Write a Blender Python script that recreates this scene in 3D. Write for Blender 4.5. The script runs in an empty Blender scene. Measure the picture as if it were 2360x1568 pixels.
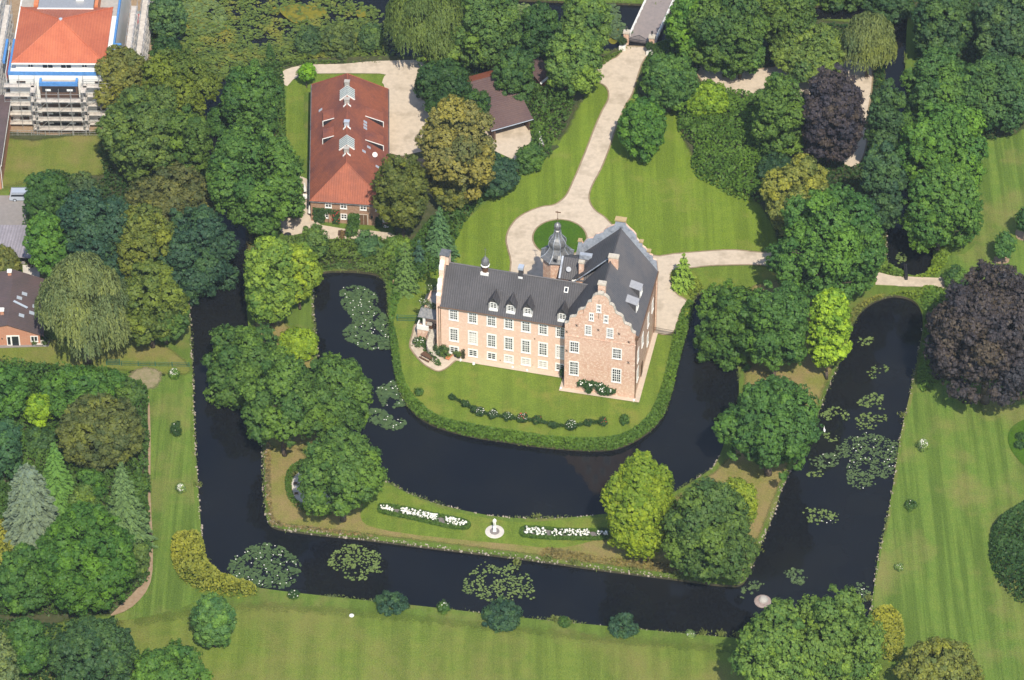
import bpy, math, random
import numpy as np
from mathutils import Vector, Matrix
from mathutils.geometry import delaunay_2d_cdt, tessellate_polygon
R=math.radians
S=bpy.context.scene; COL=S.collection
# ---------------- camera, sky, sun, exposure ----------------
DIST=640.; DEP=R(42); FPX=4000*2359/1024
cam=bpy.data.cameras.new('camera'); co=bpy.data.objects.new('camera',cam); COL.objects.link(co)
co.location=(0,-DIST*math.cos(DEP),DIST*math.sin(DEP)); co.rotation_euler=(math.pi/2-DEP,0,0)
cam.sensor_width=36; cam.lens=36*4000/1024; cam.clip_start=10; cam.clip_end=3000
S.camera=co
SUN_AZ=R(11); SUN_EL=R(52)      # azimuth measured from -Y towards +X
w=bpy.data.worlds.new('World'); S.world=w; w.use_nodes=True
nt=w.node_tree; bgn=nt.nodes['Background']; sky=nt.nodes.new('ShaderNodeTexSky'); sky.sky_type='NISHITA'; sky.sun_disc=False
sky.sun_elevation=SUN_EL; sky.sun_rotation=math.pi-SUN_AZ; sky.altitude=400; sky.dust_density=1.5
nt.links.new(sky.outputs[0],bgn.inputs[0]); bgn.inputs[1].default_value=0.14
sl=bpy.data.lights.new('sun','SUN'); sl.energy=4.0; sl.angle=R(.55); sl.color=(1,.93,.80)
so=bpy.data.objects.new('sun',sl); COL.objects.link(so)
sd=Vector((math.sin(SUN_AZ)*math.cos(SUN_EL),-math.cos(SUN_AZ)*math.cos(SUN_EL),math.sin(SUN_EL)))
so.rotation_euler=sd.to_track_quat('Z','Y').to_euler(); so.location=(60,-200,250)
S.view_settings.view_transform='Standard'; S.view_settings.look='None'; S.view_settings.gamma=1; S.view_settings.exposure=0.5
S.cycles.max_bounces=5; S.cycles.diffuse_bounces=2; S.cycles.glossy_bounces=2; S.cycles.transmission_bounces=2; S.cycles.transparent_max_bounces=4
# ---------------- survey: plan points read off the photo (2359 px wide), as metres on the ground ----------------
CL=np.array(co.location)
FW=np.array([0,math.cos(DEP),-math.sin(DEP)]); UP=np.array([0,math.sin(DEP),math.cos(DEP)])
def g(x,y,z=0.):
    d=FW+np.array([(x-1179.5)/FPX,0,0])-UP*((y-784)/FPX); t=(z-CL[2])/d[2]; p=CL+d*t
    return (float(p[0]),float(p[1]),float(z))
def gp(pts,z=0.): return [g(x,y,z)[:2] for x,y in pts]
def smooth(pts,closed=True,n=5):
    P=np.array(pts,float); N=len(P); out=[]
    for i in range(N if closed else N-1):
        if closed: a,b,c,d=P[i-1],P[i],P[(i+1)%N],P[(i+2)%N]
        else: a,b,c,d=P[max(i-1,0)],P[i],P[i+1],P[min(i+2,N-1)]
        for k in range(n):
            t=k/n; out.append(.5*((2*b)+(c-a)*t+(2*a-5*b+4*c-d)*t*t+(3*b-a-3*c+d)*t**3))
    if not closed: out.append(P[-1])
    return [tuple(p) for p in out]
def inpoly(px,py,poly):
    P=np.asarray(poly); r=np.zeros(len(px),bool); j=len(P)-1
    for i in range(len(P)):
        xi,yi=P[i];xj,yj=P[j]
        if yi!=yj: r^=((yi>py)!=(yj>py))&(px<(xj-xi)*(py-yi)/(yj-yi)+xi)
        j=i
    return r
# ---------------- materials ----------------
def new_mat(name):
    m=bpy.data.materials.new(name); m.use_nodes=True; t=m.node_tree; return m,t,t.nodes['Principled BSDF']
def node(t,ty,**kw):
    n=t.nodes.new(ty)
    for k,v in kw.items():
        if k.startswith('i_'):
            n.inputs[k[2:].replace('_',' ')].default_value=v
        else: setattr(n,k,v)
    return n
def c4(c): return (c[0],c[1],c[2],1)
def coords(t,scale=(1,1,1),rot=0):
    tc=node(t,'ShaderNodeTexCoord'); mp=node(t,'ShaderNodeMapping'); mp.inputs['Scale'].default_value=scale; mp.inputs['Rotation'].default_value=(0,0,rot)
    t.links.new(tc.outputs['Object'],mp.inputs['Vector']); return mp.outputs['Vector']
def noise(t,scale,detail=3,rough=.6,vec=None,lo=.35,hi=.65):
    n=node(t,'ShaderNodeTexNoise'); n.inputs['Scale'].default_value=scale; n.inputs['Detail'].default_value=detail; n.inputs['Roughness'].default_value=rough
    t.links.new(vec if vec else coords(t),n.inputs['Vector'])
    m=node(t,'ShaderNodeMapRange'); m.inputs['From Min'].default_value=lo; m.inputs['From Max'].default_value=hi
    t.links.new(n.outputs['Fac'],m.inputs['Value']); return m.outputs['Result']
def mixc(t,fac,a,b,mode='MIX'):
    m=node(t,'ShaderNodeMix',data_type='RGBA',blend_type=mode)
    if isinstance(fac,(int,float)): m.inputs[0].default_value=fac
    else: t.links.new(fac,m.inputs[0])
    for k,v in ((6,a),(7,b)):
        if isinstance(v,tuple): m.inputs[k].default_value=c4(v)
        else: t.links.new(v,m.inputs[k])
    return m.outputs[2]
def bump(t,b,src,strength=.4,dist=.05):
    bn=node(t,'ShaderNodeBump'); bn.inputs['Strength'].default_value=strength; bn.inputs['Distance'].default_value=dist
    t.links.new(src,bn.inputs['Height']); t.links.new(bn.outputs[0],b.inputs['Normal'])
def simple(name,c,rough=.7,c2=None,scale=2.,metal=0,c3=None,scale3=.3,spec=.3,bs=0):
    m,t,b=new_mat(name); b.inputs['Roughness'].default_value=rough; b.inputs['Metallic'].default_value=metal; b.inputs['Specular IOR Level'].default_value=spec
    if c2 is None: c2=tuple(x*.82 for x in c)
    f=noise(t,scale,4,.7); o=mixc(t,f,c,c2)
    if c3: o=mixc(t,noise(t,scale3,3,.6,lo=.5,hi=.7),o,c3)
    t.links.new(o,b.inputs['Base Color'])
    if bs: bump(t,b,f,bs,.05)
    return m
def lawn_mat(name,c1,c2,brown,rot,stripe=.5,fx=.9,bamt=(.52,.72),bscale=.09):
    c1,c2=[(c[0]*.98,c[1]*1.10,c[2]*.62) for c in (c1,c2)]; brown=(brown[0],brown[1]*1.03,brown[2]*.75)
    m,t,b=new_mat(name); b.inputs['Roughness'].default_value=.9; b.inputs['Specular IOR Level'].default_value=.1
    a=noise(t,.45,6,.8,lo=.38,hi=.6); v=coords(t,(fx,.025,1),rot); s=noise(t,1.0,3,.6,v,.42,.58)
    o=mixc(t,a,c1,c2)
    d=node(t,'ShaderNodeMath',operation='MULTIPLY'); t.links.new(s,d.inputs[0]); d.inputs[1].default_value=stripe
    o=mixc(t,d.outputs[0],o,tuple(x*.60 for x in c2))
    o=mixc(t,noise(t,bscale,5,.62,lo=bamt[0],hi=bamt[1]),o,brown)
    f=noise(t,5,3,.8); o=mixc(t,.22,o,mixc(t,f,(0,0,0),tuple(min(1,x*2.2) for x in c1)))
    t.links.new(o,b.inputs['Base Color']); bump(t,b,f,.5,.06); return m
M={}
M['lawn']=lawn_mat('mown_grass',(.12,.16,.045),(.095,.132,.036),(.22,.165,.09),R(-8),.5)
M['lawn_h']=lawn_mat('meadow_grass',(.155,.176,.052),(.112,.15,.040),(.20,.165,.075),R(83),.65,.45,(.45,.7),.07)
M['lawn_v']=lawn_mat('striped_grass',(.145,.182,.056),(.098,.155,.042),(.22,.175,.09),R(-9),.9,.75,(.5,.72),.07)
M['lawn_b']=lawn_mat('bright_grass',(.165,.205,.038),(.125,.17,.032),(.215,.205,.07),R(-20),.6,.6,(.55,.78),.12)
M['lawn_c']=lawn_mat('court_grass',(.15,.185,.042),(.11,.148,.034),(.215,.195,.06),R(70),.4,.6,(.5,.75),.2)
M['dry']=lawn_mat('dry_grass',(.215,.172,.09),(.165,.16,.06),(.24,.17,.105),R(20),.2,.6,(.4,.62),.25)
M['dryf']=lawn_mat('field_grass',(.165,.165,.055),(.12,.145,.045),(.20,.165,.08),R(20),.3,.6,(.42,.66),.2)
M['oval']=lawn_mat('dark_turf',(.06,.115,.014),(.045,.09,.012),(.08,.12,.02),0,.2)
M['gravel']=simple('fine_gravel',(.56,.465,.36),.9,(.48,.40,.31),1.2,c3=(.40,.33,.25),scale3=.3,spec=.1,bs=.3)
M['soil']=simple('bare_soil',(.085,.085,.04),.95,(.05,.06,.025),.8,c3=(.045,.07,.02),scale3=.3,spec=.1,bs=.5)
M['worn2']=simple('trodden_grass',(.30,.24,.16),.95,(.17,.17,.07),1.2,spec=.1); M['worn']=simple('worn_grass',(.20,.17,.085),.95,(.14,.15,.05),.8,spec=.1); M['soil2']=simple('pale_soil',(.33,.24,.16),.95,(.26,.18,.11),1.5,spec=.1)
M['bank']=simple('moat_bank',(.10,.085,.05),.95,(.05,.05,.025),2,spec=.1)
M['asphalt']=simple('asphalt',(.26,.235,.22),.9,(.22,.20,.19),1.5)
M['asph2']=simple('bridge_asphalt',(.27,.225,.21),.9,(.22,.19,.18),1.2)
M['paving']=simple('terrace_stone',(.55,.45,.35),.85,(.48,.39,.30),2)
M['white']=simple('white_paint',(.80,.79,.75),.5,(.74,.73,.69),2)
M['stone']=simple('pale_stone',(.55,.50,.42),.8,(.42,.37,.30),3)
M['iron']=simple('black_iron',(.03,.03,.035),.5,(.02,.02,.025),3)
M['glass'],t,b=new_mat('window_glass'); b.inputs['Base Color'].default_value=(.018,.022,.028,1); b.inputs['Roughness'].default_value=.12; b.inputs['Specular IOR Level'].default_value=.6
M['lead']=simple('lead_sheet',(.40,.43,.48),.5,(.30,.33,.38),2.5,metal=.1,c3=(.2,.22,.26),scale3=1.2,spec=.5)
M['leadl']=simple('pale_lead',(.36,.36,.37),.7,(.27,.27,.29),2.5,c3=(.3,.3,.32),scale3=1.5); M['rglass']=simple('grey_roof_glass',(.30,.34,.33),.35,(.20,.24,.24),1.5,spec=.5); M['leadd']=simple('dark_lead',(.15,.155,.165),.4,(.25,.24,.22),3.5,metal=.35,c3=(.08,.085,.09),scale3=1.4,spec=.5)
M['gold']=simple('ochre_stone',(.46,.34,.17),.7,(.36,.26,.14),3)
M['copper']=simple('brown_metal',(.16,.09,.05),.5)
M['conc']=simple('concrete',(.42,.39,.35),.85,(.33,.31,.28),1.5)
M['conc2']=simple('pale_concrete',(.6,.56,.5),.85,(.5,.46,.41),1)
M['blue']=simple('blue_membrane',(.10,.27,.58),.6,(.07,.20,.45),2)
M['wood']=simple('brown_wood',(.14,.075,.04),.6,(.09,.045,.025),4)
M['ply']=simple('scaffold_board',(.60,.55,.48),.8,(.42,.37,.33),1.5)
M['steel']=simple('galvanised_steel',(.5,.5,.5),.4,(.42,.42,.42),3,metal=.5)
M['brown']=simple('brown_render',(.12,.075,.055),.85,(.10,.06,.045),1)
M['orangeish']=simple('terracotta_fabric',(.62,.22,.10),.7)
M['yellow']=simple('yellow_plastic',(.75,.6,.02),.5)
M['bluep']=simple('blue_plastic',(.04,.18,.55),.5)
M['bark']=simple('bark',(.12,.09,.065),.9,(.07,.055,.04),4)
M['red']=simple('red_print',(.6,.05,.05),.6)
M['silver']=simple('silver_paint',(.52,.57,.64),.3,(.50,.55,.62),.5,metal=.3,spec=.5)
M['rubber']=simple('rubber',(.02,.02,.02),.8)
def brick_mat(name,a,b_,mortar,c3):
    m,t,b=new_mat(name); b.inputs['Roughness'].default_value=.85; b.inputs['Specular IOR Level'].default_value=.2
    n1=noise(t,3.2,4,.8,coords(t,(1,1,2.2)),.38,.62); n2=noise(t,.28,3,.6); n3=noise(t,2.2,5,.85,lo=.5,hi=.62)
    o=mixc(t,n1,a,b_); o=mixc(t,n3,o,mortar)
    d=node(t,'ShaderNodeMath',operation='MULTIPLY'); t.links.new(n2,d.inputs[0]); d.inputs[1].default_value=.45
    o=mixc(t,d.outputs[0],o,c3)
    t.links.new(o,b.inputs['Base Color']); bump(t,b,n1,.4,.03); return m
M['brick']=brick_mat('castle_brick',(.68,.44,.32),(.50,.28,.19),(.80,.66,.52),(.72,.53,.40))
M['brickw']=brick_mat('plain_castle_brick',(.74,.52,.39),(.69,.46,.34),(.78,.62,.49),(.74,.53,.40))
M['brickb']=brick_mat('barn_brick',(.36,.22,.14),(.28,.15,.09),(.45,.34,.24),(.34,.22,.15))
M['brickg']=brick_mat('bungalow_brick',(.50,.24,.15),(.44,.20,.12),(.5,.28,.19),(.50,.26,.17))
def tile_mat(name,a,b_,c3,axis=0,per=.34,rough=.6,amt=.5,s3=.25):
    m,t,b=new_mat(name); b.inputs['Roughness'].default_value=rough; b.inputs['Specular IOR Level'].default_value=.35
    tc=node(t,'ShaderNodeTexCoord'); wv=node(t,'ShaderNodeTexWave',bands_direction='XYZ'[axis]); wv.inputs['Scale'].default_value=.314/per
    wv.inputs['Distortion'].default_value=.3; t.links.new(tc.outputs['Object'],wv.inputs['Vector'])
    n1=noise(t,1.6,5,.75); n2=noise(t,s3,4,.65,lo=.42,hi=.68); n4=noise(t,7,2,.8,lo=.62,hi=.75)
    o=mixc(t,n1,a,b_); o=mixc(t,n2,o,c3)
    d=node(t,'ShaderNodeMath',operation='MULTIPLY'); t.links.new(wv.outputs['Fac'],d.inputs[0]); d.inputs[1].default_value=amt
    o=mixc(t,d.outputs[0],o,tuple(x*.45 for x in a))
    o=mixc(t,n4,o,tuple(min(1,x*1.6+.02) for x in a))
    t.links.new(o,b.inputs['Base Color']); bump(t,b,wv.outputs['Fac'],.5,.05); return m
M['slate']=tile_mat('dark_slate',(.092,.086,.09),(.07,.066,.07),(.055,.052,.055),0,.36)
M['slatey']=tile_mat('weathered_slate',(.125,.12,.125),(.09,.09,.10),(.155,.14,.135),1,.36,amt=.25)
M['redtile']=tile_mat('old_red_tile',(.33,.105,.055),(.23,.07,.04),(.15,.055,.045),1,.4,.7,.3,.22)
M['redtilef']=tile_mat('bright_red_tile',(.38,.115,.06),(.28,.085,.048),(.24,.08,.05),0,.4,.7,.3)
M['newtile']=tile_mat('new_orange_tile',(.46,.125,.06),(.39,.10,.05),(.50,.145,.07),0,.45,.55,.18)
M['browntile']=tile_mat('brown_tile',(.14,.085,.075),(.11,.07,.065),(.10,.06,.06),1,.4,.7,.25)
M['greytile']=tile_mat('grey_brown_tile',(.10,.075,.068),(.08,.06,.065),(.12,.08,.08),1,.4,.7,.25)
M['corrug']=tile_mat('grey_corrugated',(.33,.30,.33),(.27,.25,.28),(.22,.20,.22),0,.5,.6,.5)
# foliage: one shader, the colour belongs to each plant object
def foliage_mat(name,trans=.28,spec=.22,rough=.55):
    m,t,b=new_mat(name); oi=node(t,'ShaderNodeObjectInfo'); at=node(t,'ShaderNodeAttribute',attribute_name='tint')
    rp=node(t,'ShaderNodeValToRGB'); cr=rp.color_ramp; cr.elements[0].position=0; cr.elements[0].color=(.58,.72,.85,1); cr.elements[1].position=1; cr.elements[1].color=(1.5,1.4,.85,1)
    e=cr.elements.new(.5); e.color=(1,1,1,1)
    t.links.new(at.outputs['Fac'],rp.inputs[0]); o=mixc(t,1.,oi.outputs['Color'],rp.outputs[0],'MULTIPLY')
    t.links.new(o,b.inputs['Base Color']); b.inputs['Roughness'].default_value=rough; b.inputs['Specular IOR Level'].default_value=spec
    tr=node(t,'ShaderNodeBsdfTranslucent'); t.links.new(mixc(t,1.,o,(1.25,1.3,.6),'MULTIPLY'),tr.inputs[0])
    mx=node(t,'ShaderNodeMixShader'); mx.inputs[0].default_value=trans
    t.links.new(b.outputs[0],mx.inputs[1]); t.links.new(tr.outputs[0],mx.inputs[2]); t.links.new(mx.outputs[0],t.nodes['Material Output'].inputs[0]); return m
M['leaf']=foliage_mat('leaves')
M['needle']=foliage_mat('needles',.08,.2,.7)
M['petal']=simple('white_petals',(.78,.77,.70),.6,(.7,.68,.6),3)
M['petalr']=simple('red_petals',(.55,.04,.05),.6)
M['petalv']=simple('lilac_petals',(.42,.40,.55),.6)
def water_mat():
    m,t,b=new_mat('dark_water'); b.inputs['Roughness'].default_value=.05; b.inputs['IOR'].default_value=1.33
    o=mixc(t,noise(t,.05,3,.6),(.005,.006,.009),(.010,.0105,.011)); t.links.new(o,b.inputs['Base Color'])
    bump(t,b,noise(t,1.3,3,.6),.05,.03); return m
M['water']=water_mat()
M['algae']=simple('yellow_algae',(.20,.17,.012),.8,(.12,.12,.01),1.2,c3=(.05,.06,.01),scale3=.6)
# ---------------- mesh builder ----------------
class MB:
    def __init__(s): s.v=[];s.f=[];s.m=[];s.M=None
    def add(s,v,f,mi=0):
        o=len(s.v)
        if s.M is not None: v=[tuple(s.M@Vector(p)) for p in v]
        s.v+=[tuple(p) for p in v]; s.f+=[tuple(i+o for i in q) for q in f]; s.m+=[mi]*len(f); return s
    def box(s,x0,x1,y0,y1,z0,z1,mi=0):
        return s.add([(x0,y0,z0),(x1,y0,z0),(x1,y1,z0),(x0,y1,z0),(x0,y0,z1),(x1,y0,z1),(x1,y1,z1),(x0,y1,z1)],
            [(3,2,1,0),(4,5,6,7),(0,1,5,4),(1,2,6,5),(2,3,7,6),(3,0,4,7)],mi)
    def tube(s,p,q,r0,r1=None,n=6,mi=0):
        p=Vector(p);q=Vector(q);r1=r0 if r1 is None else r1; d=(q-p).normalized(); a=d.orthogonal().normalized(); b=d.cross(a)
        v=[p+(a*math.cos(k*2*math.pi/n)+b*math.sin(k*2*math.pi/n))*r0 for k in range(n)]+[q+(a*math.cos(k*2*math.pi/n)+b*math.sin(k*2*math.pi/n))*r1 for k in range(n)]
        return s.add(v,[(k,(k+1)%n,n+(k+1)%n,n+k) for k in range(n)]+[tuple(range(n-1,-1,-1)),tuple(range(n,2*n))],mi)
    def lathe(s,prof,n=16,c=(0,0,0),mi=0,ph=0,sx=1,sy=1):
        v=[];f=[]
        for r,z in prof:
            for k in range(n):
                a=ph+k*2*math.pi/n; v.append((c[0]+r*math.cos(a)*sx,c[1]+r*math.sin(a)*sy,c[2]+z))
        for i in range(len(prof)-1):
            for k in range(n): f.append((i*n+k,i*n+(k+1)%n,(i+1)*n+(k+1)%n,(i+1)*n+k))
        f.append(tuple(range(n-1,-1,-1))); f.append(tuple(range((len(prof)-1)*n,len(prof)*n))); return s.add(v,f,mi)
    def prism(s,poly,z0,z1,mi=0):
        n=len(poly); tri=tessellate_polygon([[Vector((x,y,0)) for x,y in poly]])
        v=[(x,y,z0) for x,y in poly]+[(x,y,z1) for x,y in poly]
        f=[tuple(q) for q in tri]+[tuple(i+n for i in q) for q in tri]+[(i,(i+1)%n,(i+1)%n+n,i+n) for i in range(n)]
        return s.add(v,f,mi)
    def gable(s,poly,y0,y1,mi=0):   # outline in x,z, thickness along y
        n=len(poly); tri=tessellate_polygon([[Vector((x,z,0)) for x,z in poly]])
        v=[(x,y0,z) for x,z in poly]+[(x,y1,z) for x,z in poly]
        f=[tuple(q) for q in tri]+[tuple(i+n for i in q) for q in tri]+[(i,(i+1)%n,(i+1)%n+n,i+n) for i in range(n)]
        return s.add(v,f,mi)
    def sheet(s,pts,th=.18,mi=0):   # a slab with its upper face through pts
        pts=[Vector(p) for p in pts]; nrm=(pts[1]-pts[0]).cross(pts[2]-pts[0]).normalized()
        if nrm.z<0: nrm=-nrm
        n=len(pts); return s.add(pts+[p-nrm*th for p in pts],[tuple(range(n)),tuple(range(2*n-1,n-1,-1))]+[(i,(i+1)%n,(i+1)%n+n,i+n) for i in range(n)],mi)
    def build(s,name,mats,parent=None,smooth=False,fix=True):
        me=bpy.data.meshes.new(name); me.from_pydata(s.v,[],s.f)
        for m in (mats if isinstance(mats,(list,tuple)) else [mats]): me.materials.append(M[m] if isinstance(m,str) else m)
        me.polygons.foreach_set('material_index',s.m)
        if smooth: me.polygons.foreach_set('use_smooth',[True]*len(s.f))
        me.update()
        if fix and len(s.f)<20000:
            import bmesh
            b=bmesh.new(); b.from_mesh(me); bmesh.ops.recalc_face_normals(b,faces=b.faces); b.to_mesh(me); b.free()
        o=bpy.data.objects.new(name,me); COL.objects.link(o)
        if parent: o.parent=parent
        return o
def tag(o,label=None,cat=None,group=None,kind=None):
    if label:o['label']=label
    if cat:o['category']=cat
    if group:o['group']=group
    if kind:o['kind']=kind
    return o
def thing(name,label,cat,loc=(0,0,0),rz=0,group=None):
    o=bpy.data.objects.new(name,None); COL.objects.link(o); o.location=loc; o.rotation_euler=(0,0,rz); o.empty_display_size=.5
    return tag(o,label,cat,group)
def copy_tree(o,parent=None):
    c=o.copy(); COL.objects.link(c)
    if parent: c.parent=parent
    for ch in list(o.children): copy_tree(ch,c)
    return c
# ---------------- ground, water, paths ----------------
OUTER=[(410,-90),(412,100),(430,190),(470,280),(478,400),(470,500),(452,600),(438,700),(441,800),(445,900),(448,1000),(455,1100),(462,1200),(467,1255),(480,1295),(500,1322),(530,1340),(600,1355),
 (700,1368),(860,1385),(1000,1400),(1200,1423),(1400,1443),(1600,1462),(1800,1480),(1960,1500),(1995,1480),(2005,1412),(2014,1350),(2022,1290),(2045,1190),(2060,1100),(2075,1000),(2098,900),(2115,820),(2126,750),(2120,712),(2100,690),(2065,681),(2035,686),
 (2005,700),(1982,720),(1960,758),(1940,820),(1915,875),(1890,940),(1862,1010),(1825,1078),(1800,1130),(1780,1190),(1750,1262),(1725,1322),(1706,1346),(1660,1347),
 (1545,1332),(1400,1314),(1200,1286),(1000,1262),(850,1243),(720,1229),(640,1217),(617,1201),(612,1170),(608,1100),(605,1020),(597,940),(585,860),(575,780),(568,700),(570,620),(578,560),(570,480),(560,420),(548,340),(560,250),(600,165),(650,146),(900,146),(1000,130),(1200,95),(1400,118),(1435,112),
 (1500,112),(1530,95),(1700,62),(1990,45),(2030,100),(2042,300),(2042,590),(2060,615),(2085,630),(2130,635),(2148,600),(2150,560),(2130,470),(2112,300),(2085,150),(2100,-90),(2070,-90),(2040,5),(1560,10),(1440,8),(1290,3),(1100,-5),(1000,-10),(900,-90)]
INNER=[(722,665),(726,640),(745,627),(780,624),(830,626),(868,633),(887,652),(893,690),(897,740),(905,800),(908,840),(915,880),(932,922),(962,958),(1010,983),(1080,1003),(1150,1014),(1240,1027),(1330,1035),(1400,1035),(1440,1025),(1482,1003),(1517,972),(1537,935),(1551,880),(1566,820),(1581,770),(1591,730),(1600,690),(1614,674),(1640,672),(1668,690),(1682,730),(1692,800),(1702,870),(1698,940),(1675,1000),(1658,1050),(1640,1078),(1600,1106),(1560,1130),(1500,1158),(1430,1178),(1370,1187),(1300,1193),(1230,1195),(1150,1191),(1080,1179),(1010,1162),(950,1140),(895,1113),(850,1080),(800,1030),(765,980),(742,900),(732,840),(727,776),(721,720)]
WZ=-.45
outer=smooth(gp(OUTER),n=3); inner=smooth(gp(INNER),n=4)
def in_water(px,py): return inpoly(px,py,outer)|inpoly(px,py,inner)
def ground():
    pts=[];edges=[]
    for poly in (outer,inner):
        o=len(pts); n=len(poly); pts+=[Vector(p) for p in poly]; edges+=[(o+i,o+(i+1)%n) for i in range(n)]
    B=[(-1500,-1200),(1500,-1200),(1500,2500),(-1500,2500)]; o=len(pts); pts+=[Vector(p) for p in B]; edges+=[(o+i,o+(i+1)%4) for i in range(4)]
    for x in range(-140,150,20):
        for y in range(-120,150,20): pts.append(Vector((x+.37,y+.41)))
    V,E,F,_,_,_=delaunay_2d_cdt(pts,edges,[],0,1e-4)
    c=np.array([sum((V[i] for i in f),Vector((0,0)))/len(f) for f in F])
    w_=in_water(c[:,0],c[:,1])
    mb=MB(); mb.add([(v.x,v.y,0) for v in V],[f for f,k in zip(F,w_) if not k],0)
    for poly in (outer,inner):
        n=len(poly); mb.add([(x,y,0) for x,y in poly]+[(x,y,-2) for x,y in poly],[(i,(i+1)%n,(i+1)%n+n,i+n) for i in range(n)],1)
    tag(mb.build('ground',['lawn','bank'],fix=False),kind='structure')
ground()
mb=MB(); mb.add([(-160,-140,WZ),(160,-140,WZ),(160,160,WZ),(-160,160,WZ)],[(0,1,2,3)]); tag(mb.build('water','water'),kind='structure')
def faded(mn):
    k=mn+'_fade'
    if k not in M:
        m=M[mn].copy(); m.name=k; t=m.node_tree; o=t.nodes['Material Output']; sh=t.nodes['Principled BSDF'].outputs[0]
        at=node(t,'ShaderNodeAttribute',attribute_name='fade'); n1=noise(t,.8,6,.85,lo=.3,hi=.72)
        a=node(t,'ShaderNodeMath',operation='MULTIPLY_ADD'); t.links.new(at.outputs['Fac'],a.inputs[0]); a.inputs[1].default_value=1.7; b=node(t,'ShaderNodeMath',operation='SUBTRACT',use_clamp=True); t.links.new(a.outputs[0],b.inputs[0]); t.links.new(n1,b.inputs[1]); a.inputs[2].default_value=0
        tr=node(t,'ShaderNodeBsdfTransparent'); mx=node(t,'ShaderNodeMixShader'); t.links.new(b.outputs[0],mx.inputs[0]); t.links.new(tr.outputs[0],mx.inputs[1]); t.links.new(sh,mx.inputs[2]); t.links.new(mx.outputs[0],o.inputs[0]); M[k]=m
    return M[k]
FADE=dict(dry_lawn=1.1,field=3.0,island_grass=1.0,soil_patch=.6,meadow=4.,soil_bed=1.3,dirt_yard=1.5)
_pz=[0]
def patch(name,px,mat,z,sm=4,raw=False):
    _pz[0]+=1; z+=_pz[0]*.0011+(.045 if mat in('gravel','conc2','asphalt','paving','oval') else 0)
    P=px if raw else gp(px)
    if sm: P=smooth(P,n=sm)
    mb=MB()
    if name in FADE:
        n=len(P); ar=sum(P[i-1][0]*P[i][1]-P[i][0]*P[i-1][1] for i in range(n)); sg=1 if ar>0 else -1; Q=[]
        for i in range(n):
            d=Vector(P[(i+1)%n])-Vector(P[i-1]); d=d.normalized() if d.length>1e-6 else Vector((1,0)); Q.append((P[i][0]-d.y*sg*FADE[name],P[i][1]+d.x*sg*FADE[name]))
        tri=tessellate_polygon([[Vector((x,y,0)) for x,y in Q]]); mb.add([(x,y,z-.003) for x,y in P]+[(x,y,z+(i%7)*.0009) for i,(x,y) in enumerate(Q)]+[(x,y,z+.009) for x,y in Q],[tuple(i+2*n for i in q) for q in tri]+[(i,(i+1)%n,(i+1)%n+n,i+n) for i in range(n)])
        o=mb.build(name,faded(mat)); me=o.data; at=me.attributes.new('fade','FLOAT','POINT'); at.data.foreach_set('value',[0.]*n+[1.]*(2*n))
    else:
        tri=tessellate_polygon([[Vector((x,y,0)) for x,y in P]]); mb.add([(x,y,z) for x,y in P],[tuple(q) for q in tri])
        o=mb.build(name,mat,fix=False); me=o.data
    if name in('gravel_drive','turf_oval','gravel_court','garden_path'):
        e=MB(); n=len(P); Q=[]
        for i in range(n):
            d=Vector(P[(i+1)%n])-Vector(P[i-1]); d=d.normalized() if d.length>1e-6 else Vector((1,0)); Q.append((P[i][0]-d.y*.13,P[i][1]+d.x*.13,P[i][0]+d.y*.13,P[i][1]-d.x*.13))
        e.add([(q[0],q[1],z+.02) for q in Q]+[(q[2],q[3],z+.02) for q in Q],[(i,(i+1)%n,(i+1)%n+n,i+n) for i in range(n)]); tag(e.build('kerb',M.setdefault('kerb',simple('brown_edging',(.30,.22,.14),.9,(.2,.16,.09),1))),kind='structure')
    if sum(p.normal.z for p in me.polygons)<0: me.flip_normals()
    return tag(o,kind='structure')
# lawns of their own cut and colour
patch('meadow',[(260,1420),(420,1390),(620,1372),(1000,1404),(1400,1447),(1720,1474),(1990,1508),(2120,1530),(2300,1640),(1200,1700),(-60,1680),(-60,1560),(120,1560),(240,1450)],'lawn_h',.015)
patch('lawn',[(2150,600),(2250,560),(2230,330),(2320,280),(2420,300),(2420,1640),(2160,1640),(2060,1540),(2010,1470),(2025,1300),(2052,1190),(2068,1100),(2083,1000),(2106,900),(2120,830),(2132,740),(2125,700)],'lawn_v',.015,3)
patch('lawn',[(1332,392),(1322,414),(1307,447),(1292,464),(1274,474),(1247,478),(1217,489),(1192,504),(1179,519),(1174,524),(1167,551),(1172,576),(1177,606),(1180,700),(1080,700),(1010,650),(960,640),(990,590),(1040,540),(1160,430),(1250,360),(1290,330),(1320,260),(1340,200),(1379,190),(1401,212),(1401,230),(1387,257),(1369,297),(1354,337)],'lawn_b',.015,0)
patch('lawn',[(1384,392),(1364,429),(1357,459),(1369,484),(1392,501),(1407,516),(1440,545),(1502,589),(1554,586),(1629,580),(1692,577),(1790,580),(1790,480),(1600,300),(1570,230),(1450,228),(1442,242),(1419,295),(1404,342)],'lawn_b',.015,0)
patch('lawn',[(915,650),(1000,630),(1010,690),(1300,870),(1470,935),(1506,764),(1560,764),(1590,680),(1600,690),(1581,770),(1551,880),(1517,972),(1440,1022),(1330,1030),(1150,1010),(1010,980),(932,918),(908,840),(900,760)],'lawn_c',.015,0)
patch('lawn',[(1610,618),(1754,615),(1800,640),(1700,680),(1640,668),(1600,672),(1585,700),(1575,690),(1548,650),(1550,632)],'lawn_c',.017,3)
patch('lawn',[(300,830),(432,830),(438,1000),(452,1200),(462,1260),(480,1310),(520,1345),(420,1400),(260,1430),(330,1360),(350,1280),(346,1000),(340,900)],'lawn_v',.013,3)
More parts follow.
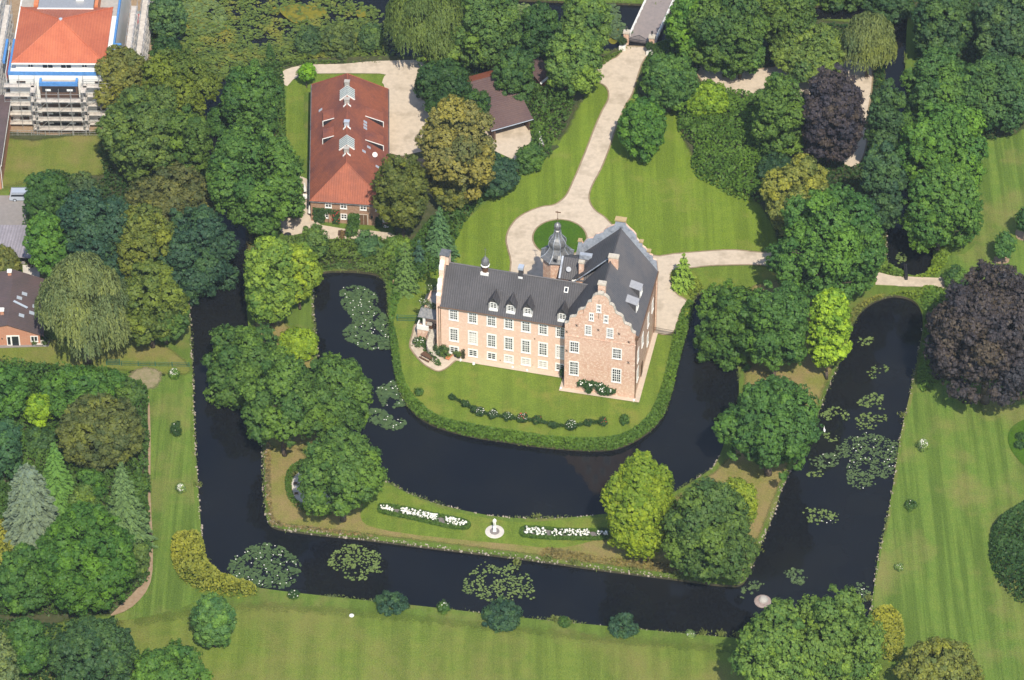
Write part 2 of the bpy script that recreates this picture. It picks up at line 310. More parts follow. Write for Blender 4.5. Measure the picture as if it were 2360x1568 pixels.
patch('lawn',[(662,200),(675,186),(700,176),(730,173),(875,172),(884,178),(882,192),(870,215),(700,215),(712,360),(660,360)],'lawn_c',.02,2)
patch('field',[(-60,300),(240,300),(250,420),(130,420),(10,450),(-60,450)],'dryf',.012,2)
patch('dry_lawn',[(-60,800),(300,770),(435,830),(430,870),(300,860),(-60,850)],'dryf',.018,2)
# dry island rim between the moats
patch('island_grass',[(609,1035),(690,1030),(760,1090),(900,1125),(1010,1172),(1150,1199),(1230,1203),(1370,1195),(1500,1168),(1640,1085),(1700,1020),(1760,1010),(1870,985),(1820,1075),(1775,1190),(1720,1320),(1700,1340),(1545,1326),(1200,1280),(850,1237),(650,1213),(620,1200),(613,1120)],'dry',.02,2)
patch('lawn',[(880,1118),(1010,1170),(1150,1199),(1230,1203),(1400,1193),(1420,1225),(1300,1262),(1180,1255),(900,1225),(830,1190)],'lawn_c',.028,4)
patch('soil_bed',[(560,430),(650,300),(640,700),(720,780),(735,900),(760,990),(700,1040),(609,1030),(585,860),(570,640)],'dry',.012,2)
patch('soil_bed',[(1690,700),(1790,640),(1960,720),(1935,830),(1880,960),(1860,1000),(1700,1010),(1708,870)],'dry',.012,2)
# gravel
patch('gravel_drive',[(1441,108),(1431,118),(1424,130),(1404,140),(1372,147),(1362,170),(1379,190),(1394,200),(1401,212),(1401,230),(1387,257),(1369,297),(1354,337),(1332,392),(1322,414),(1307,447),(1292,464),(1274,474),(1247,478),(1217,489),(1192,504),(1179,519),(1170,535),(1166,555),(1171,580),(1177,606),(1182,690),(1300,720),(1400,760),(1505,768),(1530,773),(1553,765),(1564,734),(1569,716),(1582,701),(1579,691),(1562,681),(1549,664),(1544,641),(1556,626),(1607,617),(1654,613),(1752,612),(1800,618),(1850,600),(1850,580),(1754,583),(1692,577),(1629,580),(1554,586),(1502,589),(1440,545),(1407,516),(1392,501),(1369,484),(1357,459),(1364,429),(1384,392),(1404,342),(1419,295),(1442,242),(1457,217),(1478,150),(1495,125),(1501,112)],'gravel',.045,3)
cx,cy,_=g(1289.5,550); 
E_=[(cx+4.45*math.cos(a),cy+4.65*math.sin(a)) for a in np.linspace(0,2*math.pi,49)[:-1]]
patch('turf_oval',E_,'oval',.075,0,True)
patch('gravel_yard',[(647,170),(672,157),(720,150),(790,149),(840,144),(912,141),(990,145),(1020,200),(1100,250),(1200,270),(1225,320),(1222,345),(1195,375),(1130,345),(1060,352),(965,352),(893,353),(889,215),(880,192),(885,178),(875,171),(730,171),(700,174),(675,185),(662,200),(650,190)],'gravel',.04,2)
patch('gravel_path',[(640,505),(656,417),(708,414),(712,470),(740,520),(900,538),(900,560),(872,553),(760,552),(687,544),(652,540)],'gravel',.04,3)
patch('dirt_yard',[(893,353),(965,353),(1050,353),(1020,470),(960,450),(900,420)],'soil2',.03,2)
patch('gravel_court',[(1600,150),(1629,143),(1680,153),(1754,160),(1850,140),(1909,137),(1999,146),(2009,200),(1997,275),(1996,335),(1978,381),(1945,381),(1900,330),(1850,262),(1770,221),(1690,222),(1647,206),(1618,190)],'gravel',.04,3)
patch('gravel_path',[(1960,615),(1989,620),(2024,629),(2056,637),(2089,641),(2130,646),(2174,638),(2200,620),(2215,650),(2174,668),(2129,662),(2069,661),(2030,649),(2009,638),(1960,635)],'gravel',.05,3)
patch('garden_path',[(958,748),(951,768),(944,794),(949,810),(970,835),(988,848),(1010,857),(1030,849),(1045,836),(1057,830),(1070,832),(1072,818),(1040,800),(1010,780),(990,745)],'gravel',.04,3)
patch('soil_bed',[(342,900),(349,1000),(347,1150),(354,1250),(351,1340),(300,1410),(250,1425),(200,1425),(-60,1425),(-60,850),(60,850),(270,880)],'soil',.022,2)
patch('soil_edge',[(341,930),(344,925),(347,1000),(347,1150),(352,1250),(347,1342),(306,1398),(255,1420),(275,1398),(330,1340),(342,1280),(341,1100)],'soil2',.032,3)
patch('dry_lawn',[(292,862),(330,842),(378,856),(366,896),(320,902),(294,888)],'worn2',.034,4)
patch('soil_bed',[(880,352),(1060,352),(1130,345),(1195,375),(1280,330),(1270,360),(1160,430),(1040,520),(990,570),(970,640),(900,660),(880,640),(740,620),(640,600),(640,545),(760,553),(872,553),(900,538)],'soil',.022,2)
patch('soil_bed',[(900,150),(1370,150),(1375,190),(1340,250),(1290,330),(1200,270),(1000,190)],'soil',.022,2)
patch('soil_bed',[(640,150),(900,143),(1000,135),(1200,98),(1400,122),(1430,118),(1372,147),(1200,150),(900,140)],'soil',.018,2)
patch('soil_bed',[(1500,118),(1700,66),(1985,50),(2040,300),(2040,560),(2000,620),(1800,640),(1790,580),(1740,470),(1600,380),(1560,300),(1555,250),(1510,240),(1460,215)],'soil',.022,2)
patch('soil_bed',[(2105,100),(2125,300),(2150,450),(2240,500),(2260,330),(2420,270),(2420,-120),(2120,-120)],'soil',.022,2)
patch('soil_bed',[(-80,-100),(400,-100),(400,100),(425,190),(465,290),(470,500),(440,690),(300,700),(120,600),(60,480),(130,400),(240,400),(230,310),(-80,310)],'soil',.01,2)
patch('building_site',[(-80,-120),(350,-120),(350,120),(250,300),(0,302),(-80,302)],'soil2',.026,2)
patch('parking_area',[(-80,452),(60,452),(62,560),(58,610),(-80,620)],'asphalt',.03,0)
patch('pavement',[(-80,792),(10,790),(115,786),(112,800),(-80,806)],'asphalt',.03,0)
patch('soil_ring',[(2322,1005),(2335,982),(2370,970),(2420,1020),(2420,1085),(2370,1080),(2345,1060),(2326,1032)],'oval',.03,3)
patch('soil_ring',[(2342,530),(2380,530),(2380,555),(2345,552)],'soil2',.03,4); patch('soil_ring',[(2291,592),(2320,588),(2323,606),(2296,608)],'soil2',.03,4)
mb=MB()
for a,b_ in (((23,453),(23,520)),((23,484),(60,484)),((23,506),(60,506)),):
    A=g(*a);B=g(*b_); n=14
    for k in range(n):
        t0=k/n;t1=(k+.55)/n; x0=A[0]+(B[0]-A[0])*t0;x1=A[0]+(B[0]-A[0])*t1;y0=A[1]+(B[1]-A[1])*t0;y1=A[1]+(B[1]-A[1])*t1
        mb.box(min(x0,x1)-.06,max(x0,x1)+.06,min(y0,y1)-.06,max(y0,y1)+.06,.034,.038)
tag(mb.build('parking_markings','white'),kind='structure')
# ---------------- foliage ----------------
LCOL=dict(dg=(.028,.062,.020),mg=(.052,.105,.022),gr=(.07,.135,.024),bg=(.026,.062,.040),lg=(.135,.20,.022),lm=(.11,.19,.02),ol=(.085,.095,.026),br=(.082,.088,.034),
 yo=(.138,.130,.046),pu=(.038,.031,.046),wi=(.115,.14,.060),gb=(.085,.115,.105),yg=(.24,.24,.02),mid=(.042,.085,.022),blu=(.030,.066,.042),pale=(.10,.15,.055),oak=(.058,.108,.026))
def quads(P,Nr,size,asp,rng,tint,twist=None):
    n=len(P); Nr=Nr/np.maximum(1e-6,np.linalg.norm(Nr,axis=1))[:,None]
    a=rng.normal(size=(n,3)) if twist is None else twist
    a=a-Nr*np.sum(a*Nr,1)[:,None]; a/=np.maximum(1e-6,np.linalg.norm(a,axis=1))[:,None]; b=np.cross(Nr,a)
    s=(size*rng.uniform(.65,1.35,n))[:,None] if np.isscalar(size) else size[:,None]
    a=a*s; b=b*s*asp; bend=Nr*s*.18
    V=np.stack([P-a-bend,P-b,P+a-bend,P+b],1).reshape(-1,3)
    return V,np.repeat(np.asarray(tint),1)
def leafobj(name,parts,mat,color,parent=None,loc=None):
    V=np.concatenate([p[0] for p in parts]).astype(np.float32); T=np.clip(np.concatenate([p[1] for p in parts]),0,1).astype(np.float32)
    n=len(V)//4; me=bpy.data.meshes.new(name); me.vertices.add(4*n); me.vertices.foreach_set('co',V.ravel())
    me.loops.add(4*n); me.loops.foreach_set('vertex_index',np.arange(4*n,dtype=np.int32)); me.polygons.add(n)
    me.polygons.foreach_set('loop_start',np.arange(0,4*n,4,dtype=np.int32))
    at=me.attributes.new('tint','FLOAT','FACE'); at.data.foreach_set('value',T)
    me.materials.append(M[mat]); me.update(calc_edges=True)
    o=bpy.data.objects.new(name,me); COL.objects.link(o); o.color=(*color,1)
    if parent: o.parent=parent
    if loc: o.location=loc
    return o
def fib(n,rng,j=.25):
    k=np.arange(n)+.5; z=1-2*k/n; th=k*2.399963+rng.uniform(0,6); r=np.sqrt(1-z*z)
    d=np.stack([r*np.cos(th),r*np.sin(th),z],1)+rng.normal(size=(n,3))*j*2/math.sqrt(n); return d/np.linalg.norm(d,axis=1)[:,None]
def crown(rng,r,a,c,leaf=.3,nl=None,lz=1.,dens=1.,rag=.16,sh=0.,mix=.5):
    """lobed broadleaf crown; sh>0 pulls the top in (egg / cone shape)"""
    nl=nl or int(min(60,max(9,9+2.6*r*max(a,r)**.9))); D=fib(nl,rng); D=D[D[:,2]>-.82]
    f=np.clip(1+rng.normal(size=len(D))*rag,.6,1.14); hz=1-sh*np.clip(D[:,2]*.5+.5,0,1)
    C=np.stack([D[:,0]*r*hz,D[:,1]*r*hz,D[:,2]*a],1)*(.70*f)[:,None]
    RL=1.22*2*.72*math.sqrt(r*math.sqrt(r*a))*math.sqrt(r)**.0/math.sqrt(nl)*rng.uniform(.75,1.25,len(D))
    RL=np.minimum(RL,r*.62); parts=[]
    m=int(len(D)*.8); E_=fib(m,rng,.6); E_=E_[E_[:,2]>-.6]; he=1-sh*np.clip(E_[:,2]*.5+.5,0,1); CE=np.stack([E_[:,0]*r*he,E_[:,1]*r*he,E_[:,2]*a],1)*(rng.uniform(.74,.93,len(E_))[:,None])
    keep=rng.uniform(size=len(D))>(.10 if len(D)>14 else 0); D=D[keep];C=C[keep];RL=RL[keep]
    D=np.concatenate([D,E_]);C=np.concatenate([C,CE]);RL=np.concatenate([RL,np.median(RL)*rng.uniform(.22,.5,len(E_))])
    leaf=leaf*.76; cr=max(.30,leaf*1.5)
    for i in range(len(D)):
        rl=RL[i]; nc=int(dens*2.3*rl*rl*lz/(cr*cr)*1.15)+4; d=rng.normal(size=(nc*2,3)); d/=np.linalg.norm(d,axis=1)[:,None]
        d=d[(d@D[i]>-.35)][:nc]; cc=C[i]+d*rl*np.array([1,1,lz])*rng.uniform(.62,1.16,len(d))[:,None]
        k=13; P=np.repeat(cc,k,0); off=rng.normal(size=P.shape); off/=np.linalg.norm(off,axis=1)[:,None]; off*=(cr*rng.uniform(.4,1.25,len(P)))[:,None]; off[:,2]*=.75
        nr=np.repeat(d,k,0)*.9+off/cr*.8+rng.normal(size=P.shape)*.38+np.array([0,0,.35])
        lt=rng.normal(0,.21); ct=np.repeat(rng.normal(0,.13,len(d)),k)
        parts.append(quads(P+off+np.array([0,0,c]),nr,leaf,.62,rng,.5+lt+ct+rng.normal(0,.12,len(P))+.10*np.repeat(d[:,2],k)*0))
    # inner twigs and leaves
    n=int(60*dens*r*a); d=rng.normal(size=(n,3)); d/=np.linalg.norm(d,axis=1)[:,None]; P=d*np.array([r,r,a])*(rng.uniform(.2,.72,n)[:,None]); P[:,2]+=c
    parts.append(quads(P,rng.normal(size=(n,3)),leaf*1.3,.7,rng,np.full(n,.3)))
    return parts
def cone_crown(rng,r,z0,z1,leaf=.26,droop=.25,tiers=None,dens=1.,sh=.85):
    tiers=tiers or max(6,int((z1-z0)/.85)); parts=[]
    for k in range(tiers):
        t=k/(tiers-1+1e-6); z=z0+(z1-z0)*t; rr=r*(1-t)**sh+.18; nb=max(5,int(5+rr*3.2)); a0=rng.uniform(0,6)
        for j in range(nb):
            a=a0+j*6.283/nb+rng.normal()*.12; L=rr*rng.uniform(.82,1.12); n=int(dens*(14+L*26)); s=rng.uniform(0,1,n)**.7
            wd=(.12+.30*(1-s))*min(L,2.2)*.75; lat=rng.normal(size=n)*wd*.6
            x=s*L; P=np.stack([x*math.cos(a)-lat*math.sin(a),x*math.sin(a)+lat*math.cos(a),z-droop*x*x/max(L,.5)+rng.normal(size=n)*.10-np.abs(lat)*.25],1)
            tw=np.tile(np.array([math.cos(a),math.sin(a),-droop*.8]),(n,1))+rng.normal(size=(n,3))*.35
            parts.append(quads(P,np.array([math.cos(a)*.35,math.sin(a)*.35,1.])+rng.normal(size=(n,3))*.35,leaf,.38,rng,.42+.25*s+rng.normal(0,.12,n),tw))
    return parts
def willow_crown(rng,r,a,c,z0,leaf=.3,strand=1.):
    parts=[]; nl=int(22+r*4); D=fib(nl,rng,.4); D=D[D[:,2]>-.25]
    for d in D:
        rl=r*.36*rng.uniform(.8,1.2); C=d*np.array([r,r,a])*.74; C[2]+=c; m=int(70*strand+24*rl*rl*strand); e=rng.normal(size=(m,3)); e/=np.linalg.norm(e,axis=1)[:,None]; e[:,2]=np.abs(e[:,2])*.9
        S0=C+e*rl; L=rng.uniform(.9,2.6,m)*(.45+r*.14); k=8; s=np.tile(np.arange(k)/k,m); P=np.repeat(S0,k,0); out=np.repeat(e,k,0)
        P=P+out*(.18*s)[:,None]+rng.normal(size=P.shape)*.07; P[:,2]-=s*np.repeat(L,k); P[:,2]=np.maximum(P[:,2],z0+rng.uniform(0,.5,len(P)))
        nr=out*np.array([1,1,.5])+rng.normal(size=P.shape)*.45+np.array([0,0,.35]); tw=np.tile(np.array([0,0,1.]),(len(P),1))+rng.normal(size=P.shape)*.18
        parts.append(quads(P,nr,leaf*1.05,.28,rng,.5+rng.normal(0,.14)+np.repeat(rng.normal(0,.1,m),k)+rng.normal(0,.08,len(P)),tw))
    return parts
def trunk_mesh(rng,parent,h,r0,r,fork=True):
    mb=MB(); n=5; p=Vector((0,0,-.1)); pts=[p]
    for k in range(n): p=p+Vector((rng.normal()*.06*h/n,rng.normal()*.06*h/n,h*.62/n)); pts.append(p)
    for k in range(n): mb.tube(pts[k],pts[k+1],r0*(1-.13*k),r0*(1-.13*(k+1)),8)
    if fork:
        for k in range(7):
            a=k*2.4+rng.uniform(0,1); b=pts[2+k%4]; q=b+Vector((math.cos(a)*r*.42,math.sin(a)*r*.42,h*rng.uniform(.12,.22))); mb.tube(b,q,r0*.45,r0*.22,6)
            q2=q+Vector((math.cos(a+.3)*r*.28,math.sin(a+.3)*r*.28,h*.1)); mb.tube(q,q2,r0*.22,r0*.08,5)
            q3=q+Vector((math.cos(a-.7)*r*.25,math.sin(a-.7)*r*.25,h*.06)); mb.tube(q,q3,r0*.18,r0*.06,5)
    else: mb.tube(pts[-1],(0,0,h*.97),r0*.4,.03,6)
    return mb.build('trunk','bark',parent,smooth=True)
_seed=[11]
def fit(x0,y0,x1,y1,tc,flat=.5):
    """crown bounding box in the photo -> base point on the ground, radius, half height, centre height"""
    cx,cy=(x0+x1)/2,(y0+y1)/2; by=cy+60
    for _ in range(8):
        P=np.array(g(cx,by)); k=float((P-CL)@FW); s=FPX/k; dep=math.atan2(CL[2],P[1]-CL[1]); sn,cs=math.sin(dep),math.cos(dep)
        r=(x1-x0)/2/s; H=(y1-y0)/2/s; a2=H*H-(r*sn)**2; a=max(flat*r,math.sqrt(max(a2,0))/cs); by=cy+(a+tc)*cs*s
    return P,r,a,a+tc
def fit_dry(x0,y0,x1,y1,tc,flat):
    for k in range(14):
        P,r,a,c=fit(x0,y0,x1,y1,tc-k*.5,flat)
        if c<a*.55 or not in_water(np.array([P[0]]),np.array([P[1]]))[0]: break
    return P,r,a,c
def tree(kind,x0,y0,x1,y1,col,label,group=None,**kw):
    _seed[0]+=7; rng=np.random.default_rng(_seed[0])
    low=kind in('shrub','ball','conshrub'); tc={'cone':.3,'dense':.05,'willow':1.2,'shrub':-.3,'ball':-.1,'conshrub':.1,'cedar':.4}.get(kind,1.5); tc=kw.pop('tc',tc)
    P,r,a,c=fit_dry(x0,y0,x1,y1,tc,kw.pop('flat',.55)); color=LCOL[col] if isinstance(col,str) else col
    f=float(rng.uniform(.93,1.07)); color=(color[0]*f*1.58,color[1]*f*1.58,color[2]*f*1.25)
    name={'cone':'conifer','cedar':'cedar','willow':'willow_tree','shrub':'shrub','ball':'shrub','conshrub':'dwarf_conifer'}.get(kind,'tree')
    cat={'conifer':'conifer','cedar':'conifer','willow_tree':'willow','shrub':'shrub','dwarf_conifer':'conifer'}.get(name,'tree')
    t=thing(name,label,cat,(P[0],P[1],0),float(rng.uniform(0,6.28)) if not low else 0,group)
    leaf=kw.pop('leaf',.30 if r>3 else .24 if r>1.3 else .17)
    if kind in('round','shrub','ball'):
        if kind=='ball': kw.setdefault('rag',.03)
        parts=crown(rng,r,a,c,leaf,**kw); mat='leaf'
    elif kind=='dense': parts=crown(rng,r,a,c,leaf,nl=int(30+r*9),rag=.06,**kw); mat='leaf'
    elif kind=='oak': parts=crown(rng,r,a,c,leaf,nl=int(16+r*5),rag=.26,**kw); mat='leaf'
    elif kind=='flame': parts=crown(rng,r,a,c,leaf,nl=int(26+r*7),lz=1.9,rag=.12,sh=.25,**kw); mat='leaf'
    elif kind=='cone' or kind=='conshrub': parts=cone_crown(rng,r,max(.2,c-a*.95),c+a,leaf,**kw); mat='needle'
    elif kind=='cedar': parts=cone_crown(rng,r,max(.3,c-a*.95),c+a*.95,leaf*1.1,droop=.3,dens=2.2,sh=.5,tiers=max(8,int(a*2.2)),**kw); mat='needle'
    elif kind=='willow': parts=willow_crown(rng,r,a,c,.25,leaf,**kw); mat='leaf'
    z=kw.get('dummy',0)
    leafobj('crown' if not low else 'foliage',parts,mat,color,t)
    if not low: trunk_mesh(rng,t,c+a*.5 if kind not in('cone','cedar') else c+a,max(.08,r*.075),r,kind not in('cone','cedar','willow'))
    else:
        mb=MB()
        for k in range(5):
            an=k*1.257+.3; mb.tube((0,0,-.05),(math.cos(an)*r*.5,math.sin(an)*r*.5,max(.25,c*.9)),.05,.02,5)
        mb.build('stem','bark',t)
    return t
def vnoise(rng,x,y,sc):
    o=np.zeros(len(x))
    for k in range(7):
        a=rng.uniform(0,6.28); f=sc*rng.uniform(.6,1.8); o+=np.sin((x*math.cos(a)+y*math.sin(a))*f+rng.uniform(0,6))
    return o/3.
def shrubbery(px,h,col,name='undergrowth',label=None,cat=None,kind=None,leaf=.24,dens=9.,lump=.35,sc=1.1,raw=False,smo=3,edge=.8,avoid=True,mat='leaf',group=None,up=.9):
    _seed[0]+=5; rng=np.random.default_rng(_seed[0]); poly=smooth(px if raw else gp(px),n=smo) if smo else (px if raw else gp(px)); A=np.array(poly)
    x0,y0=A.min(0);x1,y1=A.max(0); n=int((x1-x0)*(y1-y0)*dens); x=rng.uniform(x0,x1,n);y=rng.uniform(y0,y1,n); k=inpoly(x,y,poly)
    if avoid: k&=~in_water(x,y)
    x=x[k];y=y[k]
    dmin=np.full(len(x),1e9); J=np.roll(A,-1,0)
    for p,q in zip(A,J):
        e=q-p; L=max(1e-9,float(e@e)); t=np.clip(((x-p[0])*e[0]+(y-p[1])*e[1])/L,0,1); dmin=np.minimum(dmin,np.hypot(x-p[0]-t*e[0],y-p[1]-t*e[1]))
    st=rng.bit_generator.state
    def hf(x,y,d): 
        r2=np.random.default_rng(_seed[0]*3+1); nz=vnoise(r2,x,y,sc)*.6+vnoise(r2,x,y,sc*2.7)*.4
        return h*np.clip(1+lump*nz,.25,1.6)*np.sqrt(np.clip(d/edge,0,1)*.93+.07)
    z=hf(x,y,dmin); e=.15; gx=(hf(x+e,y,dmin)-z)/e; gy=(hf(x,y+e,dmin)-z)/e
    u=rng.uniform(0,1,len(x)); inside=u<.35; zz=np.where(inside,z*rng.uniform(.1,1,len(x)),z+rng.normal(size=len(x))*.07)
    c=np.array(poly).mean(0); N=np.stack([-gx,-gy,np.full(len(x),up)],1)+rng.normal(size=(len(x),3))*.5
    r3=np.random.default_rng(_seed[0]+9); tint=.5+.16*vnoise(r3,x,y,.5)+rng.normal(0,.14,len(x))
    ox,oy=float(c[0]),float(c[1])
    cc=LCOL[col] if isinstance(col,str) else col
    o=leafobj(name,[quads(np.stack([x-ox,y-oy,zz],1),N,leaf,.62,rng,tint)],mat,(cc[0]*1.35,cc[1]*1.35,cc[2]*1.0),None,(ox,oy,0))
    return tag(o,label,cat,group,kind)
# ---------------- building helpers ----------------
def window(par,F,u,z,w,h,cols=4,rows=5,fr=.24,rail=None,curt=False,name='window',mat='white'):
    """F: wall frame matrix (x along wall, -y out of the wall, z up)"""
    mb=MB(); mb.M=F; d=-.07
    mb.box(u-w/2,u-w/2+fr,d,.03,z-h/2,z+h/2); mb.box(u+w/2-fr,u+w/2,d,.03,z-h/2,z+h/2)
    mb.box(u-w/2+fr,u+w/2-fr,d,.03,z+h/2-fr,z+h/2); mb.box(u-w/2+fr,u+w/2-fr,d,.03,z-h/2,z-h/2+fr*.85)
    iw=w-2*fr; ih=h-1.85*fr; z0=z-h/2+fr*.85; bw=.075
    for k in range(1,cols):
        b=bw*(1.5 if k==cols//2 else 1); mb.box(u-iw/2+iw*k/cols-b/2,u-iw/2+iw*k/cols+b/2,d+.03,.02,z0,z0+ih)
    for k in range(1,rows):
        b=bw*(2. if rail and k==rail else 1); mb.box(u-iw/2,u+iw/2,d+.034,.018,z0+ih*k/rows-b/2,z0+ih*k/rows+b/2)
    mb.box(u-w/2-.03,u+w/2+.03,d-.06,.025,z-h/2-.07,z-h/2-.004)
    o=mb.build(name,mat,par); p=MB(); p.M=F; p.add([(u-iw/2,-.012,z0),(u+iw/2,-.012,z0),(u+iw/2,-.012,z0+ih),(u-iw/2,-.012,z0+ih)],[(0,1,2,3)])
    if curt: p.add([(u-iw/2+.02,-.016,z0),(u+iw/2-.02,-.016,z0),(u+iw/2-.02,-.016,z0+ih*.9),(u-iw/2+.02,-.016,z0+ih*.9)],[(0,1,2,3)],1)
    p.build('pane',['glass','conc2'],o,fix=False); return o
def frameM(x,y,ang): return Matrix.Translation((x,y,0))@Matrix.Rotation(ang,4,'Z')
# ---------------- the moated manor house ----------------
CX,CY=8.22,-11.47; TH=R(12.4)
castle=thing('manor_house','large pink brick manor house with slate roofs, curved gables and onion domed turret','house',(CX,CY,0),-TH)
def cw(u,v): # castle plan -> world
    return (CX+u*math.cos(TH)+v*math.sin(TH),CY-u*math.sin(TH)+v*math.cos(TH))
WA=R(-1.3); WF=frameM(-21.16,3.60,WA); WL=21.6   # wing frame: x along the front, y back
# block walls
mb=MB(); mb.box(0.02,11.28,.45,16.2,-.1,13.28); mb.box(-1.7,.02,9.6,16.2,-.1,13.0); mb.build('block_wall','brick',castle)
GP=[(0,-.1),(0,13.85),(.37,13.93),(.62,14.2),(.74,14.6),(.8,15.17),(1.1,15.36),(1.43,15.4),(1.8,15.6),(1.98,16.1),(2.1,16.8),(2.45,17.15),(2.95,17.3),(3.25,17.6),(3.42,18.3),(3.62,18.85),(3.9,19.05),(4.25,19.1),(4.22,19.6),(4.4,20.2),(4.75,20.6),(5.15,20.8)]
GP=GP+[(11.3-.12-x*.995,z) for x,z in reversed(GP[1:])]+[(11.3,-.1)]
mb=MB(); mb.gable(GP,0,.45); mb.build('front_gable','brick',castle)
mb=MB()     # coping stones along the curved gable
cop=GP[1:-1]
for (x0,z0),(x1,z1) in zip(cop,cop[1:]):
    L=math.hypot(x1-x0,z1-z0)
    if L<.05: continue
    nx,nz=-(z1-z0)/L*.09,(x1-x0)/L*.09
    mb.add([(x0,-.07,z0),(x1,-.07,z1),(x1+nx,-.07,z1+nz),(x0+nx,-.07,z0+nz),(x0,.52,z0),(x1,.52,z1),(x1+nx,.52,z1+nz),(x0+nx,.52,z0+nz)],[(0,1,2,3),(7,6,5,4),(0,4,5,1),(3,2,6,7),(0,3,7,4),(1,5,6,2)])
mb.box(5.1,6.05,-.1,.55,20.82,21.15); mb.build('gable_coping','stone',castle)
mb=MB(); mb.box(-.05,11.35,-.05,.0,11.3,11.45); mb.build('string_course','brick',castle)
for x,z in ((1.9,13.8),(5.3,13.5),(8.6,13.3),(.3,12.2),(10.2,11.9),(.35,8.2),(10.2,7.6)):
    mb=MB()
    for s in(-1,1):
        mb.tube((x-.22,-.06,z+.22*s),(x+.0,-.06,z),.03,n=4); mb.tube((x+.22,-.06,z+.22*s),(x,-.06,z),.03,n=4)
    mb.tube((x,-.06,z-.3),(x,-.06,z+.3),.025,n=4); mb.build('wall_anchor','iron',castle)
for x,z in ((5.35,19.3),(5.35,16.4),(2.9,17.0)): mb=MB(); mb.tube((x,-.05,z-.5),(x,-.05,z+.5),.03,n=4); mb.build('wall_anchor','iron',castle)
# block roof
E0=13.3; RU=5.5; RZ=20.75
mb=MB()
mb.sheet([(RU,.4,RZ),(RU,16.35,RZ),(11.75,16.35,12.75),(11.75,.4,12.75)],.2,0)
mb.sheet([(RU,.4,RZ),(RU,9.3,RZ),(-.25,9.3,12.95),(-.25,.4,12.95)],.2,1)
mb.sheet([(RU,9.28,RZ),(RU,16.35,RZ),(-1.95,16.35,12.9),(-1.95,10.4,12.9)],.2,1)
mb.build('block_roof',['slatey','slate'],castle)
mb=MB(); mb.tube((RU,.4,RZ+.03),(RU,16.3,RZ+.03),.13,n=6); mb.build('ridge_tiles','slate',castle)
mb=MB(); mb.tube((RU-.35,9.2,RZ-.3),(-.7,9.9,13.7),.10,n=5); mb.build('roof_flashing','lead',castle)
mb=MB(); mb.tube((11.72,.3,12.8),(11.72,16.3,12.8),.11,n=6); mb.build('gutter','copper',castle)
for v in(.15,15.9):
    mb=MB(); mb.tube((11.38,v,12.7),(11.38,v,0),.07,n=6)
    if v<1: mb.box(11.2,11.65,v-.25,v+.2,12.5,13.0)
    mb.build('downpipe','copper',castle)
# far gable: lead clad, stepped curves
FP=[(-1.75,-.1),(-1.75,13),(-1.25,16.6),(-.65,16.7),(-.56,16.3),(-.1,17.1),(.35,17.6),(1.08,17.75),(1.3,18.2),(1.6,18.7),(2.1,18.9),(2.7,19.3),(2.9,19.8),(3.35,20.3),(3.9,20.75),(4.5,21.1),(4.7,22.2),(6.2,22.2),(6.3,21.5),(6.8,20.9),(7.5,20.3),(7.95,19.7),(8.1,18.9),(8.6,18.3),(8.95,18.3),(9.05,17.5),(9.5,17.2),(9.9,16.6),(10.2,16.1),(10.7,15.9),(10.8,15.2),(11.35,15.0),(11.6,13.0),(11.6,-.1)]
mb=MB(); mb.gable(FP,16.36,16.75,1)
mb.gable([(x,z) for x,z in FP[1:-1]],16.30,16.355,0)
for k in range(26):     # standing seams on the inner face
    x=-1.1+k*.47; zt=np.interp(x,[p[0] for p in FP[2:-2]],[p[1] for p in FP[2:-2]])-.05; zb=RZ-abs(x-RU)*1.12-.3
    if zt>zb: mb.box(x-.03,x+.03,16.24,16.298,zb,zt,0)
mb.build('rear_gable',['lead','brick'],castle)
mb=MB(); mb.box(4.55,6.35,16.05,17.0,22.2,22.5); mb.build('coping_stone','gold',castle)
for x,z in ((-1.0,16.72),(8.85,18.32),(10.1,16.6)): mb=MB(); mb.box(x-.35,x+.3,16.2,16.9,z,z+.22); mb.build('coping_stone','gold',castle)
# chimneys of the block
def chimney(u0,u1,v0,v1,z0,z1,par=castle,mat='brick',cap='stone',pots=False):
    mb=MB(); mb.box(u0,u1,v0,v1,z0,z1-.3); o=mb.build('chimney',mat,par)
    mb=MB(); mb.box(u0-.1,u1+.1,v0-.1,v1+.1,z1-.296,z1-.12); mb.box(u0-.02,u1+.02,v0-.02,v1+.02,z1-.116,z1); mb.build('chimney_cap',cap,o); return o
chimney(5.2,6.7,8.0,8.75,18.5,21.85); chimney(4.95,6.1,1.0,1.75,19,22.2); chimney(0.,.78,10.55,11.1,12.5,17.6)
# side dormers on the right slope
for v,z in((8.3,16.0),(4.9,15.9)):
    u=RU+(RZ-z)/1.28; mb=MB(); 
    mb.box(u-.1,u+1.15,v-.75,v+.75,z-1.5,z+.05,1); mb.box(u+1.15,u+1.25,v-.8,v+.8,z-1.45,z+.1,2)
    mb.sheet([(u-.9,v-.85,z+.8),(u-.9,v+.85,z+.8),(u+1.4,v+.85,z+.1),(u+1.4,v-.85,z+.1)],.1,0)
    o=mb.build('dormer',['leadl','slate','white'],castle); F=Matrix.Translation((u+1.25,v,0))@Matrix.Rotation(R(90),4,'Z'); window(o,F,0,z-.55,1.2,1.1,3,2,.1)
